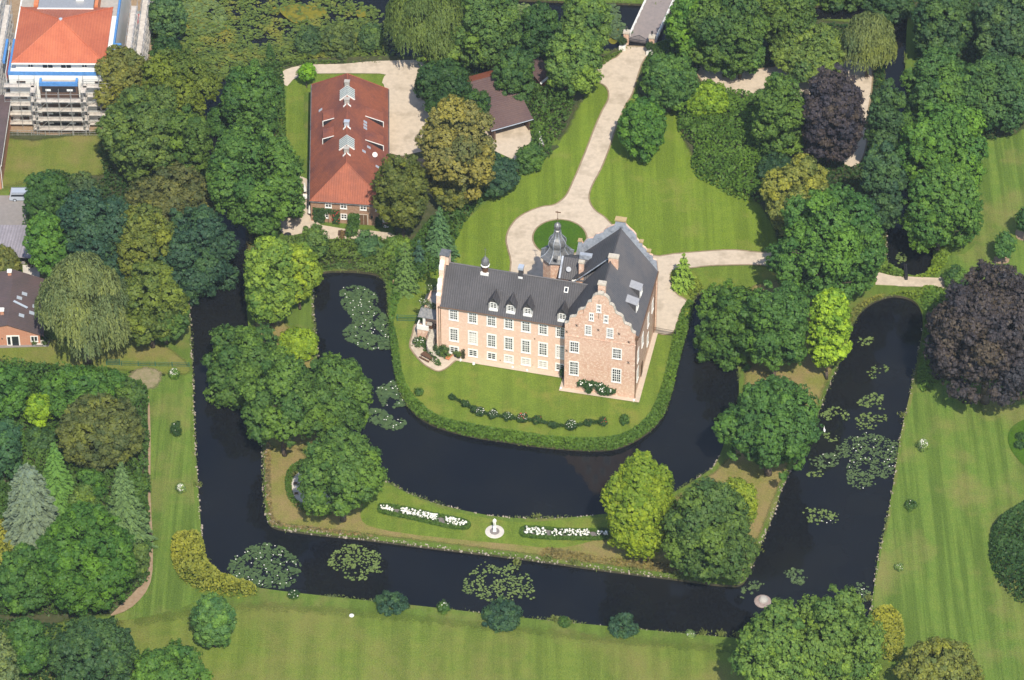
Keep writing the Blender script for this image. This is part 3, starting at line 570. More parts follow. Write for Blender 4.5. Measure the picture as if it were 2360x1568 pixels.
# gable windows
F0=Matrix.Identity(4)
for u,z,w_,h_,c_,r_ in ((1.56,9.2,1.58,2.3,4,4),(8.35,9.1,1.58,2.2,4,4),(1.55,4.7,1.58,2.9,4,5),(8.35,4.5,1.6,2.9,4,5),(3.72,13.15,1.13,2.05,4,4),(7.18,13.2,1.13,1.95,4,4)):
    window(castle,F0,u,z,w_,h_,c_,r_,.2,rail=2 if r_==4 else 3)
for u,z in((4.21,16.0),(6.5,16.0),(5.35,17.95)):
    window(castle,F0,u,z,.8,1.6,2,2,.19); 
    mb=MB(); mb.box(u-.22,u+.22,-.065,-.02,z-.12,z+.12); mb.build('window_transom','white',castle)
mb=MB(); mb.box(5.9,6.15,-.03,.0,2.3,2.6); mb.build('wall_vent','iron',castle)
# right-hand wall windows (seen at a slant) and its planted strip
FR=Matrix.Translation((11.28,0,0))@Matrix.Rotation(R(90),4,'Z')
for v,z,h_ in((2.2,7.4,2.4),(5.9,7.4,2.4),(10.6,7.4,2.4),(2.2,3.4,2.4),(10.6,3.4,2.2),(14.2,7.4,2.2)): window(castle,FR,v,z,1.4,h_,4,4,.2)
mb=MB(); mb.box(11.29,11.4,5.1,6.3,.2,2.6); mb.build('side_door','wood',castle)
# wing
mb=MB(); mb.M=WF; mb.box(.0,WL,0,8.0,-.1,10.75); mb.gable([(0,10.75),(WL*0+8,10.75),(4,16.0)],0,.01) if 0 else None
mb.build('wing_wall','brickw',castle)
EZ=10.8; WR=16.15
mb=MB(); mb.M=WF; mb.sheet([(.35,4,WR),(23.6,4,WR),(WL,-.35,10.45),(.35,-.35,10.45)],.2); mb.sheet([(.35,4,WR),(22.6,4,WR),(22.6,8.35,10.45),(.35,8.35,10.45)],.2)
mb.build('wing_roof','slate',castle)
mb=MB(); mb.M=WF; mb.tube((.35,4,WR+.03),(24,4,WR+.03),.12,n=6); mb.build('ridge_tiles','slatey',castle)
mb=MB(); mb.M=WF; mb.tube((.1,-.42,10.5),(WL-.5,-.42,10.5),.09,n=6); mb.box(0,21.2,-.06,0,10.25,10.42); mb.build('gutter','copper',castle)
mb=MB(); mb.M=WF; mb.tube((.12,-.1,10.4),(.12,-.1,0),.065,n=6); mb.build('downpipe','copper',castle)
mb=MB(); mb.M=WF; mb.tube((.42,-.1,10.4),(.42,-.1,0),.065,n=6); mb.build('downpipe','copper',castle)
cols=[2.55,5.64,8.7,11.5,14.28,17.06,19.85]
for i,u in enumerate(cols):
    window(castle,WF,u,9.02,1.62,2.35,4,4,.27,rail=3); window(castle,WF,u,4.8,1.62,2.8,4,5,.27,rail=3,curt=i in(1,6)); window(castle,WF,u,1.55,1.62,1.55,2,3,.24,curt=i in(3,4,5))
for u in(3.9,10.1,15.7): 
    mb=MB(); mb.M=WF; mb.box(u-.1,u+.1,-.02,.0,6.55 if u>12 else .8,6.8 if u>12 else 1.0); mb.build('wall_vent','copper',castle)
# left end gable of the wing: parapet in steps and white volutes
mb=MB(); WG=WF@Matrix.Rotation(R(90),4,'Z')@Matrix.Scale(-1,4,(0,1,0))
pf=[(-.1,-.1),(-.1,11.0),(.1,12.2),(.7,12.3),(.8,13.2),(1.3,13.9),(1.6,14.7),(2.1,14.8),(2.2,15.9),(2.7,16.7),(3.1,17.2),(3.2,18.0),(4.8,18.0),(4.9,17.2),(5.3,16.7),(5.8,15.9),(5.9,14.8),(6.4,14.7),(6.7,13.9),(7.2,13.2),(7.3,12.3),(7.9,12.2),(8.1,11.0),(8.1,-.1)]
mb.M=WF@Matrix(((0,1,0,0),(1,0,0,0),(0,0,1,0),(0,0,0,1))); mb.gable(pf,-.25,.45); mb.build('end_gable','brickw',castle)
mb=MB(); mb.M=WF
for y0,y1,z0,z1 in((.1,.75,12.32,12.45),(1.3,1.65,13.2,14.7),(.78,1.3,12.5,13.9),(2.2,2.7,14.9,16.7),(2.7,3.15,16.0,17.25)): mb.box(-.33,.3,y0,y1,z0,z1)
mb.build('white_volute','white',castle)
mb=MB(); mb.M=WF; mb.box(-.45,.95,3.3,4.7,16.2,17.9); o=mb.build('chimney','brickw',castle); mb=MB(); mb.M=WF; mb.box(-.55,1.05,3.2,4.8,17.904,18.15); mb.build('chimney_cap','leadd',o)
# dormers on the wing
for u in(8.95,11.75,14.5,20.05):
    z=12.05; v=.35; hw=.64; mb=MB(); mb.M=WF
    mb.box(u-hw,u+hw,v,v+2.2,z-.85,z+.75,1); mb.gable([(u-hw,z+.75),(u+hw,z+.75),(u,z+1.65)],v,v+1.9,1)
    mb.box(u-hw-.08,u+hw+.08,v-.3,v-.01,z-1.0,z-.78,2)
    for q in(1,-1): mb.sheet([(u,v-.35,z+1.8),(u,v+2.9,z+1.8),(u+.95*q,v+1.4,z+.42),(u+.95*q,v-.35,z+.42)],.09,0)
    mb.box(u+hw+.01,u+hw+.10,v-.1,v+1.3,z-.8,z+.4,2); mb.box(u-hw-.1,u-hw-.01,v-.1,v+.3,z-.8,z+.3,2)
    for q in(1,-1): mb.lathe([(.1,0),(.15,.12),(.02,.25)],6,(u+1.08*q,v+1.4,z+.6),2)
    o=mb.build('dormer',['slate','slate','white'],castle); window(o,WF@Matrix.Translation((0,v,0)),u,z-.05,1.12,1.2,2,3,.14)
# ridge turret (small bell cupola)
mb=MB(); mb.M=WF; c=(6.75,3.9,0); mb.box(6.1,7.4,3.3,4.6,14.9,15.7,1); mb.lathe([(.5,15.6),(.5,16.9)],8,c,0,R(22.5)); mb.lathe([(.72,16.9),(.74,17.05),(.55,17.15)],8,c,1,R(22.5))
mb.lathe([(.62,17.15),(.68,17.5),(.6,17.95),(.38,18.35),(.14,18.65),(.06,18.9)],10,c,2); mb.tube((6.75,3.9,18.8),(6.75,3.9,20.5),.035,n=5,mi=2); mb.tube((6.55,3.9,20.1),(7.0,3.9,20.1),.03,n=4,mi=2); mb.build('bell_cupola',['wood','white','leadd'],castle)
mb=MB(); mb.M=WF; mb.box(12.15,12.8,3.7,4.5,15.4,17.2,0); mb.box(12.05,12.9,3.6,4.6,17.25,17.7,1); mb.box(12.15,12.85,3.55,3.69,15.55,15.85,2); mb.build('roof_vent',['slate','silver','white'],castle)
mb=MB(); mb.M=WF; mb.add([(0,0,0)],[],0)
a=math.atan2(WR-10.45,4.35); mb.M=WF@Matrix.Translation((20.0,3.2,WR-.8*math.tan(a)+.02))@Matrix.Rotation(a,4,'X')
mb.box(-.33,.33,-.45,.45,0,.12,0); o=mb.build('roof_hatch','white',castle); m2=MB(); m2.M=mb.M; m2.box(-.2,.2,-.3,.32,.122,.14); m2.build('pane','glass',o)
# annex roof between wing and turret
mb=MB(); mb.box(-2.9,2.3,10.7,14.5,8,13.75,1); mb.sheet([(-2.95,10.35,13.7),(2.6,10.35,13.7),(2.6,12.9,16.1),(-2.95,12.9,16.1)],.16,0); mb.sheet([(-2.95,12.9,16.1),(2.0,12.9,16.1),(2.0,14.8,15.6),(-2.95,14.8,15.0)],.16,0)
mb.box(-3.12,-2.95,10.35,13,13.5,15.9,2) if 0 else mb.sheet([(-3.2,10.3,13.78),(-2.9,10.3,13.78),(-2.9,12.95,16.2),(-3.2,12.95,16.2)],.2,2)
mb.box(-.4,1.6,13.0,13.7,15.9,16.9,2); mb.box(-1.0,-.4,10.1,10.6,13.2,13.9,3); mb.box(.9,1.6,9.7,10.3,13.2,13.6,2)
mb.build('annex_roof',['slate','brick','lead','white'],castle)
mb=MB(); mb.M=Matrix.Translation((-1.7,11.0,15.3))@Matrix.Rotation(R(55),4,'X'); mb.lathe([(.05,-.12),(.25,-.08),(.4,.02),(.42,.03)],12); mb.M=None; mb.tube((-1.7,11.2,14.2),(-1.7,11.1,15.3),.03); mb.build('satellite_dish','steel',castle)
# stair turret with onion dome
tx,ty=-4.35,14.9; ph=R(22.5)+R(8)
mb=MB(); mb.lathe([(2.36,-.1),(2.36,14.3)],8,(tx,ty,0),0,ph); mb.build('stair_turret','brick',castle)
mb=MB(); mb.lathe([(2.4,14.25),(2.48,14.5),(2.52,14.72)],8,(tx,ty,0),0,ph); mb.build('turret_cornice','stone',castle)
prof=[(2.82,14.72),(2.78,14.8),(2.1,15.15),(1.7,15.6),(1.42,16.1),(1.3,16.35),(1.26,16.45),(1.42,16.8),(1.5,17.2),(1.42,17.6),(1.15,18.05),(.85,18.4),(.66,18.75),(.58,19.1),(.55,19.5),(.6,19.7),(.42,19.85),(.5,20.1),(.6,20.4),(.58,20.7),(.42,20.95),(.16,21.15),(.06,21.3)]
mb=MB(); mb.lathe(prof,8,(tx,ty,0),0,ph); 
for k in range(8):
    a=ph+k*math.pi/4
    for (r0,z0),(r1,z1) in zip(prof[:14],prof[1:15]): mb.tube((tx+math.cos(a)*(r0+.01),ty+math.sin(a)*(r0+.01),z0+.01),(tx+math.cos(a)*(r1+.01),ty+math.sin(a)*(r1+.01),z1+.01),.05,n=4,mi=1)
mb.build('onion_dome',['leadd','lead'],castle)
mb=MB(); mb.tube((tx,ty,21.2),(tx,ty,23.6),.04,n=5); mb.lathe([(.02,-.15),(.14,0),(.02,.15)],8,(tx,ty,22.0)); mb.box(tx-.35,tx+.5,ty-.02,ty+.02,23.25,23.45); mb.build('weather_vane','copper',castle)
mb=MB(); mb.box(tx-.2,tx+.45,ty-2.35,ty-1.7,15.0,15.75,0); mb.box(tx-.1,tx+.35,ty-2.37,ty-2.34,15.1,15.6,1); mb.build('dome_hatch',['leadd','glass'],castle)
# terrace house at the left end: flat roof, awning, stairs
mb=MB(); mb.M=WF; mb.box(-3.2,-.26,4.2,8.4,-.1,5.75,0); mb.box(-3.3,-3.0,4.1,8.5,5.75,6.1,0); mb.box(-3.0,-.26,8.2,8.5,5.75,6.15,0); mb.box(-3.0,-.26,4.3,8.2,5.76,5.8,1); mb.build('side_annex',['brick','conc'],castle)
mb=MB(); mb.M=WF; mb.sheet([(-4.15,2.75,4.75),(-.26,2.75,4.75),(-.26,4.1,5.7),(-3.9,4.1,5.7)],.12); mb.sheet([(-4.15,8.4,4.75),(-4.15,2.75,4.75),(-3.32,4.1,5.6),(-3.32,8.4,5.6)],.12); mb.box(-3.9,-.3,4.12,4.2,5.7,5.78); mb.build('porch_roof','leadd',castle)
mb=MB(); mb.M=WF; mb.box(-4.25,-2.4,2.8,4.19,-.1,2.1,0); mb.box(-2.395,-.3,2.55,4.19,-.1,2.05,3); mb.box(-4.3,-2.35,2.74,2.95,2.1,3.0,1); mb.box(-4.3,-4.1,2.96,4.1,2.1,3.0,1); mb.box(-3.35,-2.95,2.96,3.3,2.1,4.7,1); mb.box(-2.9,-1.9,3.3,3.9,2.1,2.85,2); mb.box(-1.6,-.9,3.5,4.1,2.05,2.6,2); mb.box(-2.85,-1.95,3.25,3.95,2.86,2.93,4); mb.build('porch',['brick','white','wood','stone','conc'],castle)
ST=[(-1.4,2.5),(-1.6,1.7),(-1.62,.9),(-1.4,.1),(-.95,-.6),(-.35,-1.15),(.3,-1.5)]; ST=smooth(ST,False,3)
mb=MB(); rl=MB()
for k,((x0,y0),(x1,y1)) in enumerate(zip(ST,ST[1:])):
    d=Vector((x1-x0,y1-y0,0)).normalized(); n_=Vector((-d.y,d.x,0))*.58; z=2.0-k*.105; a=Vector((x0,y0,0)); b_=Vector((x1,y1,0))+d*.03
    mb.M=WF; mb.prism([(a-n_)[:2],(b_-n_)[:2],(b_+n_)[:2],(a+n_)[:2]],-.05,z,0)
    for q in(1,-1):
        rl.M=WF; p_=a+n_*q*1.06+Vector((0,0,z+.85)); r_=b_+n_*q*1.06+Vector((0,0,z+.75)); rl.tube(p_,r_,.03,n=4); rl.tube(p_,p_-Vector((0,0,.9)),.02,n=4)
mb.build('stone_stair','stone',castle); rl.build('stair_railing','iron',castle)
# plinth paving round the house
pl=[cw(-.7,3.0),cw(-.7,-.75),cw(12.2,-.75),cw(12.0,16.2),cw(11.29,16.2),cw(11.29,.0),cw(0,0),cw(0,3.4)]
patch('terrace_paving',pl,'paving',.055,0,True)
W_=lambda x,y:(WF@Vector((x,y,0)))[:2]
patch('terrace_paving',[cw(*W_(20.6,0)),cw(*W_(20.6,-.9)),cw(*W_(2.2,-.9)),cw(*W_(.5,-1.4)),cw(*W_(-.2,0))],'paving',.058,0,True)
# ---------------- the long barn ----------------
def gable_barn():
    P=[(-33.2,29.4),(-20.4,28.0),(-21.15,58.4),(-34.0,59.7)]; ox,oy=P[0]; ang=math.atan2(P[1][1]-oy,P[1][0]-ox)
    b=thing('long_barn','long brick barn with red tiled hipped roof, ridge skylights and white windows','house',(ox,oy,0),ang)
    I=Matrix.Rotation(-ang,4,'Z')@Matrix.Translation((-ox,-oy,0)); L=lambda x,y,z=0:tuple(I@Vector((x,y,z)))
    c=[L(*p) for p in P]; mb=MB(); mb.prism([(q[0],q[1]) for q in c],-.1,4.7); mb.build('wall','brickb',b)
    def ex(i,d=.3):
        m=Vector(((c[0][0]+c[2][0])/2,(c[0][1]+c[2][1])/2,0)); v=(Vector(c[i])-m); return Vector(c[i])+v.normalized()*d+Vector((0,0,4.6))
    e=[ex(i) for i in range(4)]; rf=Vector(L(-27.2,32.6,9.9)); rb=Vector(L(-27.8,56.2,9.9))
    mb=MB(); mb.sheet([e[0],rf,rb,e[3]],.2,0); mb.sheet([e[1],e[2],rb,rf],.2,0); mb.sheet([e[0],e[1],rf],.2,1); mb.sheet([e[2],e[3],rb],.2,1); mb.build('roof',['redtile','redtilef'],b)
    mb=MB(); mb.tube(rf,rb,.12,n=6)
    for q in(e[0],e[1]): mb.tube(q,rf,.1,n=5)
    for q in(e[2],e[3]): mb.tube(q,rb,.1,n=5)
    mb.build('ridge_tiles','redtilef',b)
    mb=MB(); mb.tube(e[0]+Vector((-.08,0,-.1)),e[3]+Vector((-.08,0,-.1)),.09,n=5); mb.tube(e[0]-Vector((0,.1,.1)),e[1]-Vector((0,.1,.1)),.09,n=5); mb.tube(e[1]+Vector((.08,0,-.1)),e[2]+Vector((.08,0,-.1)),.09,n=5); mb.build('gutter','leadd',b)
    axis=(rb-rf).normalized(); sR=(e[1]-rf)-axis*(e[1]-rf).dot(axis); sL=(e[0]-rf)-axis*(e[0]-rf).dot(axis)
    def on(t,s,up=0,side=1):   # t metres along ridge from the front, s metres out from ridge
        d=(sR if side>0 else sL); hx=Vector((d.x,d.y,0)).length; return rf+axis*t+d*(s/hx)+Vector((0,0,up))
    for t in(4.4,17.6):        # saddle skylights over the ridge
        mb=MB()
        for side in(1,-1):
            for k in range(5):
                a0,a1=t+k*.5+.03,t+k*.5+.42; mb.sheet([on(a0,0,.3),on(a1,0,.3),on(a1,1.25,.26,side),on(a0,1.25,.26,side)],.06,0)
                mb.sheet([on(a1,0,.34),on(a1+.06,0,.34),on(a1+.06,1.3,.3,side),on(a1,1.3,.3,side)],.08,1)
            mb.sheet([on(t-.06,0,.36),on(t+.03,0,.36),on(t+.03,1.35,.32,side),on(t-.06,1.35,.32,side)],.25,1)
        mb.build('ridge_skylight',['rglass','white'],b)
    for t,mt in((2.9,'conc'),(9.9,'silver'),(15.9,'conc'),(20.6,'conc')):
        p=on(t,0,0); mb=MB(); mb.box(p.x-.4,p.x+.4,p.y-.3,p.y+.3,p.z-.6,p.z+.7,0); mb.box(p.x-.47,p.x+.47,p.y-.37,p.y+.37,p.z+.7,p.z+.85,0)
        for s_ in(1,-1): mb.sheet([on(t-.55,0,.12),on(t-.3,0,.12),on(t-.4,.65,.12,s_),on(t-.8,.65,.12,s_)],.05,1)
        mb.build('chimney',[mt,'white'],b)
    for side,t,s0,s1 in((1,14.9,3.,6.),(1,8.6,3.,6.),(-1,13.9,2.2,4.1),(-1,9.2,2.2,4.1)):   # flat-topped cat-slide dormers
        mb=MB(); A,B_=on(t,s0,.1,side),on(t+2.6,s0,.1,side); C_,D_=on(t+2.6,s1,1.1,side),on(t,s1,1.1,side); A2,D2=on(t,s0,-.05,side),on(t,s1,-.05,side); B2,C2=on(t+2.6,s0,-.05,side),on(t+2.6,s1,-.05,side)
        mb.add([A,B_,C_,D_,A2,B2,C2,D2],[(0,1,2,3),(0,3,7,4),(1,5,6,2),(3,2,6,7)],0); mb.add([D_,C_,C2,D2],[],0); mb.tube(A,D_,.07,n=4,mi=1); mb.tube(D_,D2,.09,n=4,mi=1); mb.add([tuple(Vector(q)+Vector((0,-.02,-.02))) for q in (A,D_,D2,A2)],[(0,1,2,3)],2); mb.build('catslide_dormer',['redtile','white','iron'],b)
    for side,t,s in((1,13.1,3.0),(1,12.3,3.0),(1,11.5,3.0),(1,7.0,3.6),(1,5.2,2.8),(1,3.2,5.0),(-1,10.9,3.2),(-1,15.6,3.0),(-1,18.5,4.6)):
        mb=MB(); mb.sheet([on(t,s-.25,.12,side),on(t+.5,s-.25,.12,side),on(t+.5,s+.3,.12,side),on(t,s+.3,.12,side)],.08,0); mb.build('roof_window','silver',b)
    p=on(5.6,4.6,.6,1); mb=MB(); mb.M=Matrix.Translation(p)@Matrix.Rotation(R(60),4,'X'); mb.lathe([(.05,-.12),(.25,-.08),(.42,.02),(.44,.03)],12); mb.M=None; mb.tube(p,p-Vector((0,0,.6)),.03); mb.build('satellite_dish','white',b)
    wl=(Vector(c[1])-Vector(c[0])).length; F=Matrix.Identity(4); k=wl/(592/2.305/1.7363*1.018)*.0+wl/600.
    for zx in(650,768,920,1041): window(b,F,(zx-512)*k,3.85,1.15,1.25,2,2,.16)
    for zx in(624,768,1068): window(b,F,(zx-512)*k,1.55,1.1,1.15,2,2,.15,curt=zx==1068)
    mb=MB(); x=(921-512)*k; mb.box(x-.72,x+.72,-.05,0,.1,2.3,0); mb.box(x-.6,x+.6,-.08,-.05,.1,2.2,1); mb.box(x-.03,x+.03,-.1,-.08,.1,2.2,0); mb.build('front_door',['stone','copper'],b)
    mb=MB(); x=(988-512)*k; mb.tube((x,-.02,2.2),(x,-.4,2.3),.03); mb.lathe([(.1,1.8),(.2,2.0),(.22,2.2),(.05,2.4)],8,(x,-.4,0)); mb.build('wall_lantern','iron',b)
    return b,F,k,I
barn,_,BK,BI=gable_barn()
def bw(x,y,z=0): return tuple(BI.inverted()@Vector((x,y,z)))
# ---------------- building under scaffolding (top left) ----------------
sx,sy=-76.25,54.2
apt=thing('apartment_house','white apartment house under construction with new orange pyramid roof and blue edging','building',(sx,sy,0),R(-.6))
mb=MB(); mb.box(-8.6,8.6,.9,40,-.1,10.7,0); mb.box(-3.3,3.0,-.4,.9,-.1,9.4,1); mb.build('wall',['white','brown'],apt)
mb=MB(); mb.box(-7.4,7.4,1.9,16.2,10.7,12.9,0); mb.build('penthouse_wall','white',apt)
mb=MB()
for a in((-8.7,8.7,.85,1.1),(-8.7,-8.35,1.1,10),(8.35,8.7,1.1,22),(8.7,9.8,8.6,9.0),(9.45,9.8,2.6,8.6),(-9.9,-9.5,4,10)): mb.box(a[0],a[1],a[2],a[3],10.4,11.05)
for a in((-3.4,3.1,-.55,-.15),(-3.4,-3.0,-.15,.9),(2.7,3.1,-.15,.9)): mb.box(a[0],a[1],a[2],a[3],9.2,9.9)
mb.build('blue_parapet','blue',apt)
for q in((-3.0,2.7,-.15,1.9,9.4,9.5),(8.7,9.45,2.6,8.6,9.7,10.6),(-8.3,8.3,17,40,10.7,10.9)): mb=MB(); mb.box(*q); mb.build('flat_roof','conc',apt)
mb=MB(); A=[(-7.9,.9,13.0),(7.9,.9,13.0),(7.9,16.4,13.0),(-7.9,16.4,13.0)]; ap=(-.1,8.7,16.3)
for i in range(4): mb.sheet([A[i],A[(i+1)%4],ap],.18,0)
mb.build('roof','newtile',apt); mb=MB()
for q in A: mb.tube(q,ap,.13,n=5)
mb.build('hip_tiles','newtile',apt); mb=MB(); mb.box(-7.9,7.9,.78,.9,12.75,13.0); mb.build('eaves_board','white',apt)
mb=MB(); mb.lathe([(.3,16.2),(.32,16.45),(.1,16.55)],8,(-.1,8.7,0)); mb.build('finial','silver',apt)
mb=MB(); mb.box(-4.8,4.6,15.2,40,13,13.6,0); mb.box(-4.9,4.7,15.0,15.2,13,13.75,1); mb.box(-5.7,-4.9,16.5,40,10.9,13.4,2); mb.box(4.7,5.3,16.5,40,10.9,13.4,2); mb.box(1.5,2.8,17.5,18.5,13.6,14.2,1); mb.build('upper_flat_roof',['steel','white','orangeish'],apt)
for u,w_,h_ in((-4.9,1.0,1.3),(-2.0,1.9,1.7),(1.1,1.9,1.7),(4.2,1.0,1.2)): window(apt,Matrix.Translation((0,1.9,0)),u,11.95,w_,h_,2,1,.12)
for z in(8.6,6.0,3.6,1.5):
    for u in(-6.6,6.6): window(apt,Matrix.Translation((0,.9,0)),u,z,1.5,1.1,2,1,.1,mat='brown')
    mb=MB(); mb.box(-3.0,2.7,-.46,-.4,z-.75,z+.35,0); mb.box(-2.4,-1.5,-.5,-.46,z-.5,z-.1,1); mb.box(1.2,2.2,-.5,-.46,z-.5,z-.1,1); mb.build('balcony_opening',['iron','white'],apt)
# scaffold in front and at the sides
scf=thing('scaffolding','grey tube scaffolding with boards wrapped round the white apartment house','scaffolding',(sx,sy,0),R(-.6))
def scaf(x0,x1,y,d,top,alongy=False):
    mb=MB(); n=max(1,round((x1-x0)/2.2)); 
    for k in range(n+1):
        x=x0+(x1-x0)*k/n
        for yy in(y,y-d): 
            a=(x,yy) if not alongy else (yy,x); mb.tube((a[0],a[1],0),(a[0],a[1],top),.045,n=5)
    z=1.1
    while z<top-.6:
        for yy in(y,y-d):
            for dz in(0,.95):
                a=(x0,yy,z+dz);b=(x1,yy,z+dz)
                if alongy:a=(yy,x0,z+dz);b=(yy,x1,z+dz)
                if z+dz<top: mb.tube(a,b,.035,n=4)
        z+=2.0
    o=mb.build('tube_frame','steel',scf); z=1.1
    while z<top-.6:
        mb=MB()
        if alongy: mb.box(min(y,y-d)+.05,max(y,y-d)-.05,x0,x1,z-.05,z+.03)
        else: mb.box(x0,x1,y-d+.05,y-.05,z-.05,z+.03)
        z+=2.0; mb.build('board_deck','ply',scf)
    for k in range(0,n,2):
        z=1.1; mb=MB(); x=x0+(x1-x0)*k/n; X=x0+(x1-x0)*(k+1)/n
        a=(x,y-d-.05,1.1);b=(X,y-d-.05,3.1)
        if alongy:a=(y-d-.05,x,1.1);b=(y-d-.05,X,3.1)
        mb.tube(a,b,.035,n=4); 
        if top>6: mb.tube(tuple(Vector(a)+Vector((0,0,4))),tuple(Vector(b)+Vector((0,0,4))),.035,n=4)
        mb.build('brace','steel',scf)
scaf(-9.4,-4.2,.2,1.0,10.9); scaf(4.0,9.4,.2,1.0,10.9); scaf(-4.2,4.0,-1.3,1.0,9.2); scaf(-4.8,-3.9,-.3,1.9,9.8); scaf(3.7,4.6,-.3,1.9,9.8)
scaf(.5,22,11.4,1.1,10.6,True); scaf(-1,22,-10.4,1.1,10.6,True); scaf(8,30,-12.2,1.2,10.,True); scaf(10,34,13.0,1.2,9,True)
t=thing('banner','white and red printed banner hung on the scaffold beside the orange roof','banner',(sx-9.2,sy+5.6,7.6)); mb=MB(); mb.box(-.04,.04,-3.6,3.6,0,2.6,0)
for k in range(9): mb.box(-.07,-.041,-3.2+k*.75,-2.85+k*.75,.5,2.1,1); mb.box(.041,.07,-3.2+k*.75,-2.85+k*.75,.5,2.1,1)
for k in range(4): mb.box(.071,.08,-3.2+k*1.5,-2.4+k*1.5,1.2,1.45,1)
mb.build('banner_cloth',['white','red'],t)
# ---------------- brick bungalow (left edge) ----------------
bx,by_,_=g(-40,797); bun=thing('bungalow','low brick bungalow with brown tiled roof and white framed door','house',(g(8,800)[0],g(8,800)[1],0),R(1))
mb=MB(); X0,X1=-11.5,5.9; mb.box(X0,X1,.3,13.2,-.1,2.5,0); mb.build('wall','brickg',bun)
rx=1.0
mb=MB(); mb.gable([(X0,2.5),(X1,2.5),(rx,4.6)],.3,.55); mb.build('gable_wall','brickg',bun)
mb=MB(); mb.sheet([(rx,0,4.75),(rx,13.4,4.75),(X1+.7,13.4,2.3),(X1+.7,0,2.3)],.15); mb.sheet([(rx,0,4.75),(rx,13.4,4.75),(X0-.7,13.4,2.0),(X0-.7,0,2.0)],.15); mb.build('roof','greytile',bun)
for x,y in((-.3,2.6),(.2,12.0)): chimney(x,x+.55,y,y+.55,3.6,5.6,bun,'brickg','white')
mb=MB(); mb.sheet([(1.5,5.6,4.75),(1.7,5.9,4.75),(3.9,5.1,3.95),(3.7,4.8,3.95)],.12); mb.build('roof_flashing','silver',bun)
for x,y,z in((3.1,8.2,4.0),(3.0,3.0,4.0),(4.9,6.0,3.2),(4.5,4.3,3.35),(2.4,6.9,4.3)):
    mb=MB(); mb.sheet([(x-.4,y-.35,z+.25),(x-.4,y+.35,z+.25),(x+.4,y+.35,z-.1),(x+.4,y-.35,z-.1)],.08); mb.build('roof_window','silver',bun)
FB=Matrix.Translation((0,.3,0)); window(bun,FB,5.0,1.45,1.2,1.2,2,1,.15); window(bun,FB,-3,1.45,1.6,1.2,2,1,.15)
mb=MB(); mb.box(.6,2.7,.22,.3,0,2.2,0); mb.box(.75,1.2,.19,.22,.3,1.9,1); mb.box(1.45,2.5,.19,.22,.1,2.0,1); mb.build('glazed_door',['white','glass'],bun)
mb=MB(); mb.lathe([(.08,0),(.1,.15),(.02,.25)],6,(-.1,.2,1.5)); mb.build('wall_lantern','iron',bun)
# brick building cut by the left edge
ex_,ey_,_=g(2,437); bl=thing('brick_house','brick house at the picture edge with dark flat roof above the meadow','house',(ex_,ey_,0),R(0))
mb=MB(); mb.box(-9,.15,0,17.5,-.1,5.6,0); mb.build('wall','brickg',bl); mb=MB(); mb.box(-9,.55,-.3,17.9,5.6,5.9,0); mb.box(.5,.6,-.3,17.9,5.2,5.61,1); mb.build('roof',['greytile','white'],bl)
mb=MB(); mb.tube((.3,.3,0),(.3,.3,5.6),.06); mb.build('downpipe','white',bl)
# carport with corrugated roof
p=g(52,612); sh=thing('carport','carport with corrugated grey roof and dark open front beside the parking spaces','carport',(p[0],p[1],0),R(-6))
mb=MB(); mb.sheet([(-5.4,6.5,2.7),(3.6,7.2,2.9),(3.6,-.6,2.3),(-1.2,-.6,2.2),(-5.4,3.5,2.45)],.1); mb.build('roof','corrug',sh)
mb=MB(); mb.box(-1.1,3.5,6.3,6.5,0,2.5,0); mb.box(-1.2,-1.05,-.3,6.4,0,2.1,0); mb.box(3.35,3.5,-.3,6.4,0,2.2,0); mb.box(-1.2,3.5,-.5,-.35,2.0,2.2,1); mb.build('wall',['wood','iron'],sh)
mb=MB()
for x in(-1.1,1.2,3.4): mb.box(x-.07,x+.07,-.5,-.36,0,2.0)
mb.build('post','wood',sh)
mb=MB(); mb.lathe([(.15,0),(.17,.08),(.1,.12)],10,(-.4,-.52,1.3)); mb.build('lamp','white',sh)
patch('driveway',[(52,612),(90,612),(92,640),(54,640)],'conc2',.03,0)
# outbuilding with brown roof in the shrubbery
p0=g(1122,302); A_=(p0[0],p0[1])
ob=thing('outbuilding','brown roofed open garage building half hidden among trees beside the gravel court','outbuilding',(-3.3,50.6,0),R(24))
mb=MB(); mb.box(.2,6.9,2.2,9.5,-.1,2.6,0); mb.box(.2,.5,-.2,2.2,-.1,2.4,0); mb.box(6.6,6.9,-.2,2.2,-.1,2.4,0); mb.build('wall','brown',ob)
mb=MB(); mb.sheet([(-.5,-.6,2.7),(7.3,-.6,2.7),(7.3,9.6,5.6),(-.5,9.6,5.6)],.18,0); mb.sheet([(-.5,9.6,5.6),(7.3,9.6,5.6),(7.3,13.6,3.4),(-.5,13.6,3.4)],.18,1); mb.build('roof',['browntile','redtilef'],ob)
mb=MB(); mb.tube((-.5,-.65,2.6),(7.3,-.65,2.6),.08,n=5); mb.build('gutter','silver',ob)
ob2=thing('garden_shed','small brown roofed shed with white verge boards behind the light green tree','shed',g(1262,206),R(28)); 
mb=MB(); mb.box(-1.4,1.4,0,6,-.1,2.2); mb.build('wall','redtilef',ob2); mb=MB(); mb.sheet([(-1.7,-.3,2.2),(-1.7,6.3,2.2),(0,6.3,3.2),(0,-.3,3.2)],.12,0); mb.sheet([(1.7,-.3,2.2),(1.7,6.3,2.2),(0,6.3,3.2),(0,-.3,3.2)],.12,0); mb.build('roof',['browntile'],ob2)
mb=MB(); mb.sheet([(-1.75,-.75,2.22),(-1.75,-.3,2.22),(0,-.3,3.25),(0,-.75,3.25)],.1); mb.sheet([(1.75,-.75,2.22),(1.75,-.3,2.22),(0,-.3,3.25),(0,-.75,3.25)],.1); mb.build('verge_board','white',ob2)
